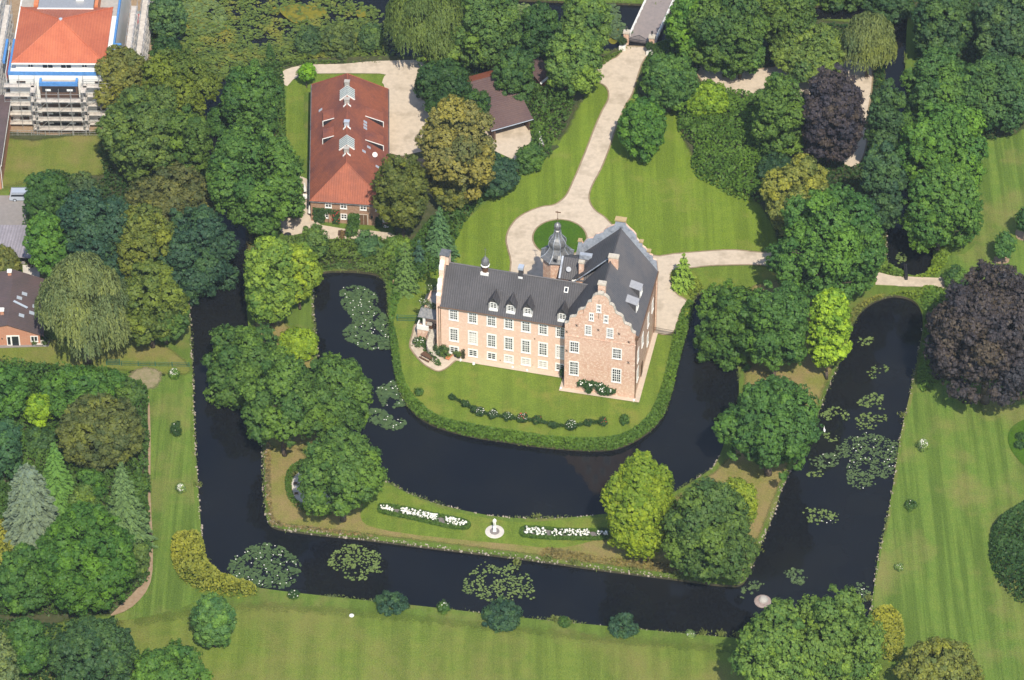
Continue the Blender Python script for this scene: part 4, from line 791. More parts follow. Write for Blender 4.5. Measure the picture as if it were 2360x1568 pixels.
# ---------------- garden and moat things ----------------
def rocks():   # pale boulders along the moat edges
    rng=np.random.default_rng(5); V=[];Fc=[]
    ico=np.array([(-.5,-.5,-.4),(.5,-.45,-.35),(.55,.5,-.4),(-.5,.5,-.35),(-.3,-.35,.45),(.35,-.3,.5),(.3,.35,.4),(-.35,.3,.5)]); fi=[(3,2,1,0),(4,5,6,7),(0,1,5,4),(1,2,6,5),(2,3,7,6),(3,0,4,7)]
    def along(px,wid,dens=3.2,size=.2,side=0):
        P=gp(px); 
        for a,b in zip(P,P[1:]):
            L=math.dist(a,b); n=int(L*dens*max(1,wid*2)*.8)
            for _ in range(n):
                t=rng.uniform(); x=a[0]+(b[0]-a[0])*t; y=a[1]+(b[1]-a[1])*t; nx,ny=-(b[1]-a[1])/L,(b[0]-a[0])/L; o=rng.uniform(-.5,.5)*wid+side
                s=size*rng.uniform(.6,1.5); an=rng.uniform(0,3); c,sn=math.cos(an),math.sin(an); k=len(V)
                for p in ico*s*(1+rng.normal(size=ico.shape)*.15): V.append((x+nx*o+p[0]*c-p[1]*sn,y+ny*o+p[0]*sn+p[1]*c,.04+p[2]*.8+rng.uniform(-.1,.06)))
                Fc.extend(tuple(q+k for q in f) for f in fi)
    along([(438,700),(441,800),(445,900),(448,1000),(455,1100),(462,1200),(467,1255)],.35,2.6,.2)
    along([(605,1020),(608,1100),(612,1170),(617,1201),(640,1217),(720,1229),(850,1243),(1000,1262),(1200,1286),(1400,1314),(1545,1332)],.9,2.6,.2,.15)
    along([(1706,1346),(1725,1322),(1750,1262),(1780,1190),(1800,1130),(1825,1078)],.7,2.4,.2,.1)
    along([(1862,1010),(1890,940),(1915,875),(1940,820),(1960,758)],.4,1.6,.18)
    along([(721,720),(727,776),(732,830)],.5,3.2,.2); along([(722,665),(721,720)],.4,3,.2)
    along([(887,1108),(950,1140),(1010,1162),(1080,1179),(1150,1191),(1230,1195),(1300,1193),(1370,1187)],.3,2.6,.17)
    along([(1600,1106),(1640,1078),(1658,1050)],.3,3,.18)
    along([(2126,750),(2115,820),(2098,900),(2075,1000),(2060,1100),(2045,1190),(2022,1290),(2005,1412)],.35,2.0,.18)
    along([(2042,520),(2042,590)],.3,2.5,.2); along([(1000,1400),(1200,1423),(1400,1443),(1600,1462),(1720,1471)],.2,.8,.13)
    me=bpy.data.meshes.new('shore_stones'); me.from_pydata(V,[],Fc); me.materials.append(simple('shore_rock',(.44,.38,.31),.8,(.24,.20,.15),2.5,c3=(.24,.2,.16),scale3=1)); o=bpy.data.objects.new('shore_stones',me); COL.objects.link(o); tag(o,kind='stuff')
rocks()
M['pad']=simple('lily_leaf',(.095,.145,.045),.55,(.055,.085,.04),1.5,spec=.3); M['pad2']=simple('yellow_lily_leaf',(.15,.20,.055),.55,(.085,.13,.035),1.6,spec=.3); M['choke']=simple('marsh_leaf',(.125,.17,.022),.6,(.05,.085,.018),1.1,c3=(.185,.18,.025),scale3=.25,spec=.3); M['pad3']=simple('dark_lily_leaf',(.075,.12,.04),.55,(.045,.08,.03),1.2,spec=.3)
def lilies(px,n,mat,nf=0,size=.26,name='water_lilies',label='patch of water lilies',raw=False,z=WZ+.03,lift=.04):
    rng=np.random.default_rng(int(px[0][0]*7+n)); poly=smooth(px if raw else gp(px,WZ),n=3); A=np.array(poly); mb=MB()
    X=rng.uniform(A[:,0].min(),A[:,0].max(),n*5); Y=rng.uniform(A[:,1].min(),A[:,1].max(),n*5); k_=inpoly(X,Y,poly)&in_water(X,Y)
    dens=vnoise(rng,X,Y,1.5)>rng.normal(-.55,.4,len(X)) ; k_&=dens; X=X[k_][:n];Y=Y[k_][:n]; m=len(X); s=size*rng.uniform(.35,1.35,m); a0=rng.uniform(0,6.3,m); tl=rng.normal(0,.14,(m,2)); zz=z+rng.uniform(0,1,m)*lift; k=7
    V=[np.stack([X,Y,zz],1)]
    for j in range(k+1):
        a=a0+.25+j*5.8/k; V.append(np.stack([X+s*np.cos(a),Y+s*np.sin(a),zz+.02+s*(tl[:,0]*np.cos(a)+tl[:,1]*np.sin(a))],1))
    V=np.stack(V,1).reshape(-1,3); q=k+2; mb.v=[tuple(v) for v in V.tolist()]; mb.f=[(i*q,i*q+j+1,i*q+j+2) for i in range(m) for j in range(k)]; mb.m=[0]*len(mb.f)
    for _ in range(nf):
        for _t in range(60):
            x=rng.uniform(A[:,0].min(),A[:,0].max()); y=rng.uniform(A[:,1].min(),A[:,1].max())
            if inpoly(np.array([x]),np.array([y]),poly)[0]: break
        mb.lathe([(.03,0),(.08,.04),(.10,.09),(.03,.11)],6,(x,y,z+min(lift,.1)),1)
    return tag(mb.build(name,[mat,'petal'],fix=False),label,'water lilies',kind='stuff')
lilies([(790,665),(830,660),(868,680),(872,710),(890,730),(905,765),(903,800),(890,806),(850,806),(800,785),(790,765),(805,752),(812,738),(795,715),(783,690)],1700,'pad3',42,.22,label='large patch of white flowering lilies in the left arm of the inner moat')
lilies([(868,900),(885,885),(915,880),(935,915),(948,930),(920,938),(885,942),(875,920)],480,'pad3',20,.22,label='white flowering lily patch against the hedge bend')
lilies([(835,960),(850,945),(880,945),(905,960),(933,968),(930,985),(905,992),(860,978)],420,'pad3',10,.22,label='lily patch reaching out from under the oak')
lilies([(525,1300),(560,1270),(600,1253),(650,1262),(690,1295),(690,1320),(670,1350),(620,1358),(560,1342),(530,1325)],1150,'pad3',36,.2,label='round dark lily patch dotted with white flowers at the moat corner')
lilies([(757,1290),(790,1258),(830,1258),(868,1272),(890,1300),(885,1322),(850,1318),(845,1336),(800,1338),(790,1318),(765,1314)],420,'pad2',0,.17,label='yellow green lily patch left of the middle of the front moat')
lilies([(1060,1350),(1085,1320),(1115,1295),(1150,1310),(1175,1300),(1215,1322),(1230,1355),(1228,1385),(1200,1380),(1160,1398),(1120,1385),(1080,1372)],560,'pad2',0,.17,label='pale green lily patch in the middle of the front moat')
lilies([(1925,1030),(1960,1005),(1990,998),(2030,1005),(2065,1020),(2075,1045),(2060,1090),(2030,1110),(1985,1128),(1955,1115),(1950,1080),(1955,1060),(1925,1055)],950,'pad',24,.17,label='large loose lily patch in the right moat arm')
for i,(px,n,m_) in enumerate([([(1985,920),(2010,905),(2038,915),(2030,935),(2040,945),(2005,940),(1975,935)],95,'pad2'),([(1975,960),(2020,948),(2045,965),(2035,985),(1990,992),(1970,985)],100,'pad2'),([(1892,952),(1925,938),(1960,955),(1955,970),(1930,965),(1900,970)],80,'pad2'),([(1850,1180),(1870,1170),(1928,1180),(1925,1205),(1870,1208)],90,'pad2'),([(1805,1320),(1830,1310),(1862,1325),(1850,1348),(1820,1342)],80,'pad'),([(1895,995),(1930,1000),(1930,1015),(1905,1018)],26,'pad2'),([(1865,1060),(1920,1045),(1930,1070),(1890,1085)],110,'pad'),([(1860,1090),(1900,1085),(1905,1097),(1870,1100)],26,'pad2'),([(1970,780),(2015,778),(2005,795),(1975,798)],34,'pad2'),([(2000,850),(2045,838),(2042,865),(2005,872)],34,'pad2'),([(1705,1365),(1730,1340),(1765,1340),(1750,1360),(1715,1382)],60,'pad'),([(1970,1345),(2000,1350),(2000,1385),(1985,1380)],60,'pad')]):
    lilies(px,n,m_,3 if i in(3,6,11) else 0,.2,label=['lily pads just below the purple beech in the right moat','scattered lily pads mid way down the right moat','lily pads beside the island oak','small patch of pale lily pads near the lower right moat bend','dark lily patch beside the reed roofed raft','few lily pads by the swan','lily patch close under the dark oak','thin string of lily pads below the oak','few lily pads high in the right moat','sparse lily pads left of the purple beech','lily pads at the island point by the raft','lily pads by the bottom right bank'][i])
# choked pond at the top left
lilies([(412,0),(415,110),(430,165),(480,185),(590,175),(610,140),(700,150),(900,140),(905,60),(860,20),(780,-10),(700,-60),(420,-60)],6800,'choke',0,.27,label='dense yellow green water plants choking the top left pond',lift=.5)
lilies([(420,60),(520,60),(600,120),(720,60),(860,70),(840,130),(620,150),(560,180),(440,170)],2600,'choke',12,.3,name='marsh_plants',label='taller marsh plants at the near side of the choked pond',lift=.9)
lilies([(412,0),(500,10),(520,60),(480,90),(420,60)],1200,'pad2',0,.3,name='marsh_plants',label='marsh plants by the left pond shore',lift=.6)
lilies([(1400,10),(1425,25),(1435,60),(1460,90),(1430,100),(1400,80)],500,'pad',0,.3,name='marsh_plants',label='leafy water plants left of the white bridge',lift=.6)
lilies([(1180,20),(1260,20),(1280,80),(1190,90)],500,'pad2',0,.3,name='marsh_plants',label='yellow green water plants between the trees near the bridge',lift=.5)
lilies([(2065,590),(2080,582),(2088,600),(2070,608)],50,'pad2',0,.2,label='small yellow lily patch in the dark pond by the footbridge')
for k,px in enumerate([[(645,25),(680,15),(745,22),(748,40),(700,52),(680,58),(655,42)],[(415,30),(445,20),(480,50),(520,60),(530,85),(480,80),(430,70)],[(820,30),(840,28),(842,42),(825,44)],[(1395,60),(1425,55),(1425,95),(1405,100)],[(620,22),(642,16),(644,30),(625,34)]]):
    mb=MB(); P=smooth(gp(px,WZ),n=4); mb.add([(x,y,WZ+.40 if k<3 else WZ+.05) for x,y in P],[tuple(q) for q in tessellate_polygon([[Vector((x,y,0)) for x,y in P]])]); tag(mb.build('algae','algae',fix=False),kind='stuff')
# clipped hedges
hp=[(905,740),(916,790),(922,835),(930,872),(950,908),(985,945),(1030,968),(1100,982),(1180,995),(1260,1007),(1340,1012),(1400,1010),(1440,1000),(1472,980),(1500,950),(1520,905),(1535,850),(1548,790),(1560,745),(1572,712),(1585,695),(1597,700),(1590,735),(1581,772),(1567,825),(1553,885),(1538,938),(1517,975),(1480,1006),(1440,1028),(1400,1038),(1330,1038),(1240,1030),(1150,1017),(1080,1006),(1010,986),(962,961),(932,925),(913,882),(905,840),(901,800),(895,745)]
shrubbery(hp,.75,(.068,.125,.022),'hedge','long trimmed hedge ringing the lawn of the manor above the moat','hedge',dens=75,edge=.7,lump=.18,sc=2,leaf=.2,avoid=False,smo=2)
shrubbery([(395,1262),(400,1245),(420,1236),(445,1236),(466,1245),(472,1270),(480,1300),(500,1325),(530,1340),(570,1352),(592,1362),(588,1375),(560,1380),(500,1375),(450,1360),(415,1335),(398,1300)],2.2,(.18,.19,.035),'hedge','golden yellow hedge curving round the lower left moat corner','hedge',dens=55,edge=.8,lump=.22,sc=1.4,leaf=.22,avoid=False)
shrubbery([(2005,1450),(2012,1420),(2040,1412),(2070,1420),(2082,1455),(2080,1500),(2066,1525),(2030,1520)],2.2,(.18,.19,.035),'hedge','golden yellow bush behind the large tree at the lower right moat corner','shrub',dens=55,edge=.8,lump=.22,sc=1.4,leaf=.22,avoid=False)
shrubbery([(2280,1270),(2285,1230),(2310,1200),(2360,1170),(2430,1150),(2430,1440),(2370,1410),(2310,1360),(2285,1310)],3.0,(.030,.068,.022),'hedge','dark green rounded yew mass cut off by the right edge','hedge',dens=30,edge=1.2,lump=.12,sc=1.2,leaf=.26,avoid=False)
shrubbery([(2242,350),(2255,335),(2262,345),(2255,400),(2246,470),(2236,500),(2230,470)],1.8,(.16,.24,.022),'hedge','bright lime green hedge strip beside the right grove','hedge',dens=40,edge=.5,leaf=.22)
shrubbery([(657,1120),(662,1090),(680,1074),(700,1066),(712,1068),(712,1078),(690,1088),(675,1105),(672,1130),(682,1155),(700,1168),(730,1176),(760,1180),(760,1192),(720,1187),(688,1176),(665,1152)],1.0,(.060,.115,.018),'hedge','low box hedge half ring round the white gravel seat place','hedge',dens=70,edge=.35,lump=.06,leaf=.16,avoid=False)
patch('gravel_seat_place',[(672,1118),(678,1100),(694,1088),(720,1085),(760,1110),(770,1150),(740,1172),(700,1165),(680,1150)],'conc2',.05,3)
for x,y in((681,1118),(683,1141)):
    t=thing('stool','small brown stool on the white gravel, '+('nearer the hedge top' if y<1130 else 'nearer the hedge foot'),'stool',g(x,y)); mb=MB(); mb.box(-.3,.3,-.2,.2,.35,.42); mb.build('seat','wood',t); 
    for a in(-.25,.25):
        for b_ in(-.15,.15): mb=MB(); mb.box(a-.03,a+.03,b_-.03,b_+.03,0,.349); mb.build('leg','wood',t)
# flower beds with white hydrangeas
def blossoms(P,rng,name,par,mat='petal',s=.11):
    mb=MB()
    for p in P: k=s*rng.uniform(.7,1.4); mb.lathe([(k*.6,-k*.5),(k,0),(k*.75,k*.5),(k*.2,k*.7)],6,p)
    return mb.build(name,mat,par,smooth=True,fix=False)
def bed(px,inner_,label,n):
    rng=np.random.default_rng(n); c=np.array(gp(px)).mean(0); t=thing('flower_bed',label,'flower bed',(c[0],c[1],0))
    out=smooth(gp(px),n=4); inn=smooth(gp(inner_),n=4); loc=lambda P:[(x-c[0],y-c[1]) for x,y in P]
    mb=MB(); mb.prism(loc(inn),.02,.12); mb.build('soil',simple('bed_soil',(.19,.17,.16),.95,(.14,.125,.12),3),t)
    A=np.array(out); x=rng.uniform(A[:,0].min(),A[:,0].max(),60000);y=rng.uniform(A[:,1].min(),A[:,1].max(),60000); k=inpoly(x,y,out)&~inpoly(x,y,inn); x=x[k][:9000];y=y[k][:9000]
    z=rng.uniform(.05,.45,len(x)); leafobj('box_edging',[quads(np.stack([x-c[0],y-c[1],z],1),rng.normal(size=(len(x),3))*.5+np.array([0,0,1]),.13,.7,rng,.5+rng.normal(0,.15,len(x)))],'leaf',(.075,.14,.02),t)
    A=np.array(inn); pts=[]; gr=[]
    mid=[((a[0]+b_[0])/2,(a[1]+b_[1])/2) for a,b_ in zip(inn,inn[::-1])]
    while len(pts)<n:
        q=(rng.uniform(A[:,0].min(),A[:,0].max()),rng.uniform(A[:,1].min(),A[:,1].max()))
        if inpoly(np.array([q[0]]),np.array([q[1]]),inn)[0] and math.sin(q[0]*1.9)+math.sin(q[0]*.83+1)>-1.15: 
            pts.append((q[0]-c[0],q[1]-c[1],rng.uniform(.35,.75))); gr.append((q[0]-c[0]+rng.normal()*.15,q[1]-c[1]+rng.normal()*.15,rng.uniform(.15,.6)))
    G_=np.repeat(np.array(gr),8,0); G_=G_+rng.normal(size=G_.shape)*.12; leafobj('foliage',[quads(G_,rng.normal(size=G_.shape)*.5+np.array([0,0,1]),.16,.6,rng,np.full(len(G_),.5))],'leaf',(.055,.11,.028),t)
    blossoms(pts,rng,'blossoms',t,s=.15)
bed([(872,1168),(880,1163),(930,1170),(1000,1185),(1060,1197),(1082,1206),(1082,1218),(1065,1222),(1030,1218),(960,1202),(900,1190),(872,1182)],[(880,1172),(930,1177),(1000,1191),(1055,1202),(1074,1209),(1068,1216),(1030,1211),(960,1195),(900,1182),(880,1178)],'long curved flower bed of dense white hydrangeas left of the statue',300)
bed([(1197,1225),(1205,1217),(1240,1216),(1300,1221),(1360,1222),(1400,1222),(1400,1244),(1340,1246),(1270,1245),(1210,1240),(1198,1234)],[(1205,1226),(1212,1221),(1240,1221),(1300,1226),(1360,1227),(1396,1228),(1396,1238),(1340,1240),(1270,1239),(1215,1235),(1206,1231)],'straighter flower bed of white hydrangeas right of the statue',190)
# statue
t=thing('statue','slender white standing statue on a round stone disc between two flower beds','statue',g(1139.5,1226))
mb=MB(); mb.lathe([(1.43,-.05),(1.45,.06),(1.4,.1)],40); mb.build('stone_disc','conc2',t)
mb=MB(); mb.lathe([(.72,.1),(.72,.2),(.6,.24)],28); mb.build('planting_ring',simple('ring_soil',(.23,.2,.19),.9),t)
mb=MB(); mb.box(-.26,.26,-.26,.26,.2,.34); mb.box(-.2,.2,-.2,.2,.34,.95); mb.box(-.25,.25,-.25,.25,.95,1.05); mb.build('pedestal','white',t)
def figure(par,mat,h=1.9,z0=1.05):
    me=bpy.data.meshes.new('figure'); k=h/1.75
    V=[(0,0,.95),(0,0,1.15),(0,.01,1.38),(0,0,1.52),(0,-.01,1.66),(-.1,0,.88),(-.09,-.03,.5),(-.1,.02,.1),(-.1,-.1,.03),(.1,0,.88),(.11,-.05,.5),(.1,.0,.1),(.1,-.12,.03),(-.19,0,1.4),(-.23,.02,1.13),(-.17,-.1,.93),(.19,0,1.4),(.25,-.02,1.16),(.12,-.17,1.12)]
    E2=[(0,1),(1,2),(2,3),(3,4),(0,5),(5,6),(6,7),(7,8),(0,9),(9,10),(10,11),(11,12),(2,13),(13,14),(14,15),(2,16),(16,17),(17,18)]
    Rd=[.15,.13,.15,.06,.115,.11,.075,.05,.045,.11,.075,.05,.045,.065,.05,.04,.065,.05,.04]
    me.from_pydata([(x*k,y*k,z*k+z0) for x,y,z in V],E2,[]); o=bpy.data.objects.new('figure',me); COL.objects.link(o); o.parent=par; md=o.modifiers.new('skin','SKIN')
    for i,r in enumerate(Rd): me.skin_vertices[0].data[i].radius=(r*k,r*k)
    me.skin_vertices[0].data[0].use_root=True; s=o.modifiers.new('sub','SUBSURF'); s.levels=1; s.render_levels=1; me.materials.append(M[mat]); return o
figure(t,'white')
# bridge, gate, pillars, planters
bA,bB=g(1457,85+26),g(1508,82+26); 
br=thing('road_bridge','road bridge with white wooden railings crossing the top canal','bridge',(22.7,77.6,0),R(-17)); 
mb=MB(); mb.box(-2.5,2.3,.0,26,-.25,.12,0); mb.build('deck','asph2',br)
for s in(-2.45,2.25):
    mb=MB()
    for k in range(13): mb.box(s-.07,s+.07,1+k*2-.07,1+k*2+.07,-.25,1.2)
    for z in(.45,.8,1.12): mb.box(s-.05,s+.05,1,25.3,z,z+.09)
    for k in range(12): mb.tube((s,1+k*2,.2),(s,3+k*2,1.15),.045,n=4)
    mb.build('railing','white',br)
for k,(x,lab) in enumerate(((-2.55,'left brick gate pillar with stone cap and lantern at the bridge'),(2.05,'right brick gate pillar with stone cap and lantern at the bridge'))):
    p=br.matrix_basis@Vector((x,-1.1,0)); M4=Matrix.Translation((22.7,77.6,0))@Matrix.Rotation(R(-17),4,'Z'); p=M4@Vector((x,-1.2,0))
    t=thing('gate_pillar',lab,'pillar',tuple(p),R(-10),'brick pillars of the entrance gate'); mb=MB(); mb.box(-.45,.45,-.45,.45,-.05,2.5); mb.build('shaft','brick',t); mb=MB(); mb.box(-.56,.56,-.56,.56,2.5,2.72); mb.box(-.4,.4,-.4,.4,2.72,2.85); mb.build('cap','stone',t)
    mb=MB(); mb.tube((0,0,2.85),(0,0,3.2),.05,n=5); mb.lathe([(.1,3.2),(.22,3.6),(.24,3.65),(.06,3.85)],6); mb.build('lantern','iron',t)
    q=M4@Vector((x+(-.2 if k==0 else .1),-2.9,0)); t=thing('planter',('clipped ball bush in a white box planter left of the gate','clipped ball bush in a white box planter right of the gate')[k],'planter',tuple(q),R(-8),'box planters at the gate')
    mb=MB(); mb.box(-.5,.5,-.5,.5,.05,.9)
    for a in(-.5,.5):
        for b_ in(-.5,.5): mb.box(a-.06,a+.06,b_-.06,b_+.06,0,1.0)
    mb.build('box','white',t); mb=MB(); mb.tube((0,0,.9),(0,0,1.5),.05); mb.build('stem','bark',t)
    rng=np.random.default_rng(3+k); leafobj('foliage',crown(rng,.62,.6,1.85,.13,nl=16,rag=.02),'leaf',(.045,.085,.025),t)
t=thing('entrance_gate','black wrought iron double gate with arched top closing the bridge','gate',tuple(M4@Vector((-.25,-1.2,0))),R(-15))
for s in(-1,1):
    mb=MB(); w_=1.82
    for k in range(13):
        x=s*(.04+k*w_/12); hh=1.35+1.05*(1-(k/12))**.9; mb.tube((x,0,.08),(x,0,hh),.03,n=4)
    for z in(.15,.7,1.3): mb.box(min(0,s*w_),max(0,s*w_),-.03,.03,z,z+.07)
    for k in range(12): a=k*w_/12; b_=(k+1)*w_/12; mb.tube((s*a,0,1.35+1.05*(1-k/12)**.9),(s*b_,0,1.35+1.05*(1-(k+1)/12)**.9),.04,n=4)
    mb.build('gate_leaf','iron',t)
# footbridge by the right pond
p=g(2105,650); t=thing('culvert_bridge','short grey path bridge slab between the two ponds on the right','bridge',(p[0],p[1],0),R(-4)); mb=MB(); mb.box(-6.2,3.8,-1.15,1.15,-.2,.11); mb.build('slab','paving',t)
t=thing('sluice','dark upright sluice gate beside the grey path bridge','sluice',g(2086,634)); mb=MB(); mb.box(-.25,.25,-1.4,1.6,-.2,1.0); mb.build('sluice_wall','iron',t); mb=MB(); mb.tube((0,-.9,1),(0,-.9,1.5),.05); mb.tube((0,.9,1),(0,.9,1.5),.05); mb.tube((0,-.9,1.5),(0,.9,1.5),.04); mb.build('handrail','iron',t)
# stony raft with a stone hut in the moat
t=thing('duck_island','small stony duck island with grey stone hump in the lower right moat','island',g(1757,1387,WZ)); mb=MB(); mb.lathe([(1.25,-.3),(1.3,.15),(1.1,.28)],14,sx=1,sy=1.05); mb.build('rim',simple('island_stone',(.34,.27,.24),.9,(.25,.19,.17),3),t)
mb=MB(); mb.lathe([(.75,.25),(.7,.5),(.45,.78),(.1,.85)],10,(.1,.1,0)); mb.build('duck_house','conc',t)
# swans
for x,y,l,rz in((542,632,'white swan on the left moat in tree shadow',.8),(1899,993,'white swan near the island oak on the right moat',1.6)):
    t=thing('swan',l,'swan',g(x,y,WZ),rz); t.scale=(.75,.75,.75); mb=MB(); k=1.
    ring=[(-.62,.02,.10,.16),(-.45,.14,.16,.2),(-.2,.22,.22,.24),(.1,.24,.24,.22),(.32,.17,.19,.2),(.42,.10,.12,.28),(.48,.06,.07,.42),(.50,.05,.06,.58),(.56,.05,.06,.7),(.64,.05,.06,.7),(.78,.015,.02,.64)]
    n=10; v=[];f=[]
    for x0,a,b_,z in ring:
        for j in range(n): th=j*2*math.pi/n; v.append((x0+ (0 if x0<.4 or x0>.55 else math.sin(th)*.03),a*math.cos(th),z+b_*math.sin(th)*.8))
    for i in range(len(ring)-1):
        for j in range(n): f.append((i*n+j,i*n+(j+1)%n,(i+1)*n+(j+1)%n,(i+1)*n+j))
    f.append(tuple(range(n))); f.append(tuple(range((len(ring)-1)*n,len(ring)*n))); mb.add(v,f); mb.build('body','white',t,smooth=True)
# manor garden furniture
def spot(x,y,l):
    t=thing('spotlight','low white garden spotlight '+l,'lamp',g(x,y),0,'spotlights along the manor front'); mb=MB(); mb.lathe([(.2,0),(.24,.08),(.2,.14)],10); mb.lathe([(.14,.14),(.2,.2),(.16,.36),(.08,.38)],10); mb.build('lamp_head','white',t); mb=MB(); mb.lathe([(.06,-.05),(.06,.0)],6); mb.build('spike','iron',t)
for x,y,l in((1061,832,'beside the plant pots'),(1091,840,'under the second cellar window from the left'),(1181,849,'under the fourth cellar window'),(1214,856,'under the fifth cellar window'),(1292,897,'at the left foot of the front gable'),(1460,925,'at the right foot of the front gable'),(1500,750,'at the far right end of the side wall')): spot(x,y,l)
def bench(x,y,rz,label,w_=1.8):
    t=thing('garden_bench',label,'bench',g(x,y),rz); mb=MB(); mb.box(-w_/2,w_/2,-.25,.25,.42,.47); mb.build('seat','wood',t); mb=MB()
    for k in range(4): mb.box(-w_/2,w_/2,.25,.3,.55+k*.12,.63+k*.12)
    mb.build('backrest','wood',t)
    for a in(-w_/2+.05,w_/2-.13):
        for b_ in(-.24,.2): mb=MB(); mb.box(a,a+.08,b_,b_+.08,0,.419); mb.build('leg','wood',t)
    for a in(-w_/2,w_/2-.06): mb=MB(); mb.box(a,a+.06,-.28,.25,.62,.67); mb.build('armrest','wood',t)
# garden table with benches beside curved path
t=thing('picnic_table','dark brown wooden table and bench set beside the curved garden path','table',g(984,827),R(-38))
mb=MB(); mb.box(-1.0,1.0,-.42,.42,.7,.76); mb.build('table_top','wood',t)
for s in(-.75,.75): mb=MB(); mb.box(-1.0,1.0,s-.14,s+.14,.42,.46); mb.build('bench_seat','wood',t)
for s in(-.8,.8): mb=MB(); mb.tube((s,-.8,0),(s,-.2,.7),.05,n=4); mb.tube((s,.8,0),(s,.2,.7),.05,n=4); mb.tube((s,-.85,.38),(s,.85,.38),.04,n=4); mb.build('trestle','wood',t)
t=thing('sun_lounger','terracotta orange sun lounger by the manor wall at the stair foot','lounger',g(1036,824),R(62)); mb=MB(); mb.box(-.9,.35,-.35,.35,.32,.42); mb.sheet([(.35,-.35,.42),(.95,-.35,.85),(.95,.35,.85),(.35,.35,.42)],.08); mb.build('cushion','orangeish',t)
for a in(-.8,.3,):
    for b_ in(-.3,.3): mb=MB(); mb.box(a-.03,a+.03,b_-.03,b_+.03,0,.319); mb.build('leg','wood',t)
for x,y,l in((1050,823,'left dark round plant pot with a small bush by the manor wall'),(1056,826,'right dark round plant pot beside its twin by the manor wall')):
    t=thing('plant_pot',l,'plant pot',g(x,y)); mb=MB(); mb.lathe([(.22,0),(.33,.3),(.3,.55),(.26,.56)],12); mb.build('pot','iron',t); rng=np.random.default_rng(int(x)); leafobj('foliage',crown(rng,.33,.45,.95,.12,nl=9),'leaf',(.09,.13,.03),t)
for x,y,l in((1067,826,'climbing rose on the wall nearest the manor corner, beside the pots'),(1151,834,'slim climbing plant between the third and fourth cellar windows'),(1231,848,'slim climbing plant between the fifth and sixth cellar windows')):
    p=g(x,y+2); t=thing('climbing_rose',l,'climbing plant',(p[0],p[1],0)); rng=np.random.default_rng(int(x)); P=rng.normal(size=(220,3))*np.array([.16,.09,.55])+np.array([0,0,.95]); P[:,2]=np.clip(P[:,2],.05,2.1); leafobj('foliage',[quads(P,rng.normal(size=P.shape)+np.array([0,-1,.5]),.13,.6,rng,np.full(len(P),.4))],'leaf',(.07,.07,.03),t); mb=MB(); mb.tube((0,0,-.05),(0,0,1.6),.03); mb.build('stem','bark',t)
shrubbery([(972,785),(978,781),(985,797),(993,815),(1008,830),(1018,843),(1008,846),(990,832),(977,812),(971,798)],.8,'mid','hedge','curved low hedge beside the garden stair','hedge',dens=70,edge=.4,leaf=.15,avoid=False)
for x0,y0,x1,y1,n,l in((953,778,978,801,22,'rose bush with white flowers below the brick porch'),(1000,792,1022,822,3,'leafy rose shrub between stair and manor wall'),(1016,796,1035,828,0,'taller rose shrub under the first window of the manor')):
    t=tree('shrub',x0,y0,x1,y1,(.05,.085,.03),l,leaf=.15)
    if n: rng=np.random.default_rng(n); P_,r,a,c=fit(x0,y0,x1,y1,-.3,.55); blossoms([(d_[0]*r,d_[1]*r,c+abs(d_[2])*a) for d_ in fib(n*2,rng)[:n]],rng,'blossoms',t,'petal',.1)
for k_,(x,y) in enumerate(((-3.4,4.6),(-1.6,4.35),(-3.2,8.3))):
    p=cw(*(WF@Vector((x,y,0)))[:2]); z_=6.1 if k_!=1 else 5.8; t=thing('roof_planter',('white flowering planter at the front corner of the side annex roof','long white flowering planter along the front of the annex roof','white flowering planter at the rear corner of the annex roof')[k_],'planter',(p[0],p[1],z_),-TH-R(1.3)); rng=np.random.default_rng(k_); w_=(1.1,1.3,1.0)[k_]
    mb=MB(); mb.box(-w_*.6,w_*.6,-.15,.15,0,.22); mb.build('trough','leadd',t); P=rng.normal(size=(420,3))*np.array([w_*.4,.25,.16])+np.array([0,0,.35]); leafobj('foliage',[quads(P,rng.normal(size=P.shape)+np.array([0,0,1]),.13,.6,rng,np.full(len(P),.5))],'leaf',(.12,.17,.05),t); blossoms([tuple(P[i]+np.array([0,0,.1])) for i in rng.integers(0,420,26)],rng,'blossoms',t,'petal',.06)
# big climbing rose on the gable wall (arch shape)
p=cw(5.2,-.35); t=thing('climbing_rose','large arched climbing rose with white flowers on the front gable wall','climbing plant',(p[0],p[1],0),-TH); rng=np.random.default_rng(77); pts=[]
for (a,b_,c_,s) in((-2.6,0,1.9,.35),(-2.1,0,2.1,.5),(-1.4,0,2.0,.55),(-1.3,0,1.4,.5),(-1.1,0,.7,.35),(-.6,0,2.2,.5),(.1,0,2.15,.5),(.8,0,1.9,.55),(1.2,0,1.5,.65),(.6,0,1.3,.5),(1.0,0,.85,.5),(1.6,0,1.0,.55),(2.1,0,1.25,.5),(2.6,0,1.35,.4),(2.9,0,1.4,.25)): pts.append(rng.normal(size=(int(380*s*s*4),3))*np.array([s*.5,.16,s*.45])+np.array([a,b_,c_]))
P=np.concatenate(pts); P[:,1]=np.clip(P[:,1],-.5,.25); P[:,2]=np.clip(P[:,2],.05,9); leafobj('foliage',[quads(P,rng.normal(size=P.shape)*.6+np.array([0,-.7,.7]),.16,.65,rng,.45+rng.normal(0,.15,len(P)))],'leaf',(.04,.09,.022),t)
mb=MB(); mb.tube((-1.1,0,-.05),(-1.2,0,1.5),.05); mb.tube((1,0,-.05),(1.,0,1.3),.05); mb.build('stem','bark',t); Q=P[rng.integers(0,len(P),46)]+np.array([0,-.25,.15]); Q=[tuple(q) for q in Q if q[2]>.3]; blossoms(Q,rng,'blossoms',t,s=.12)
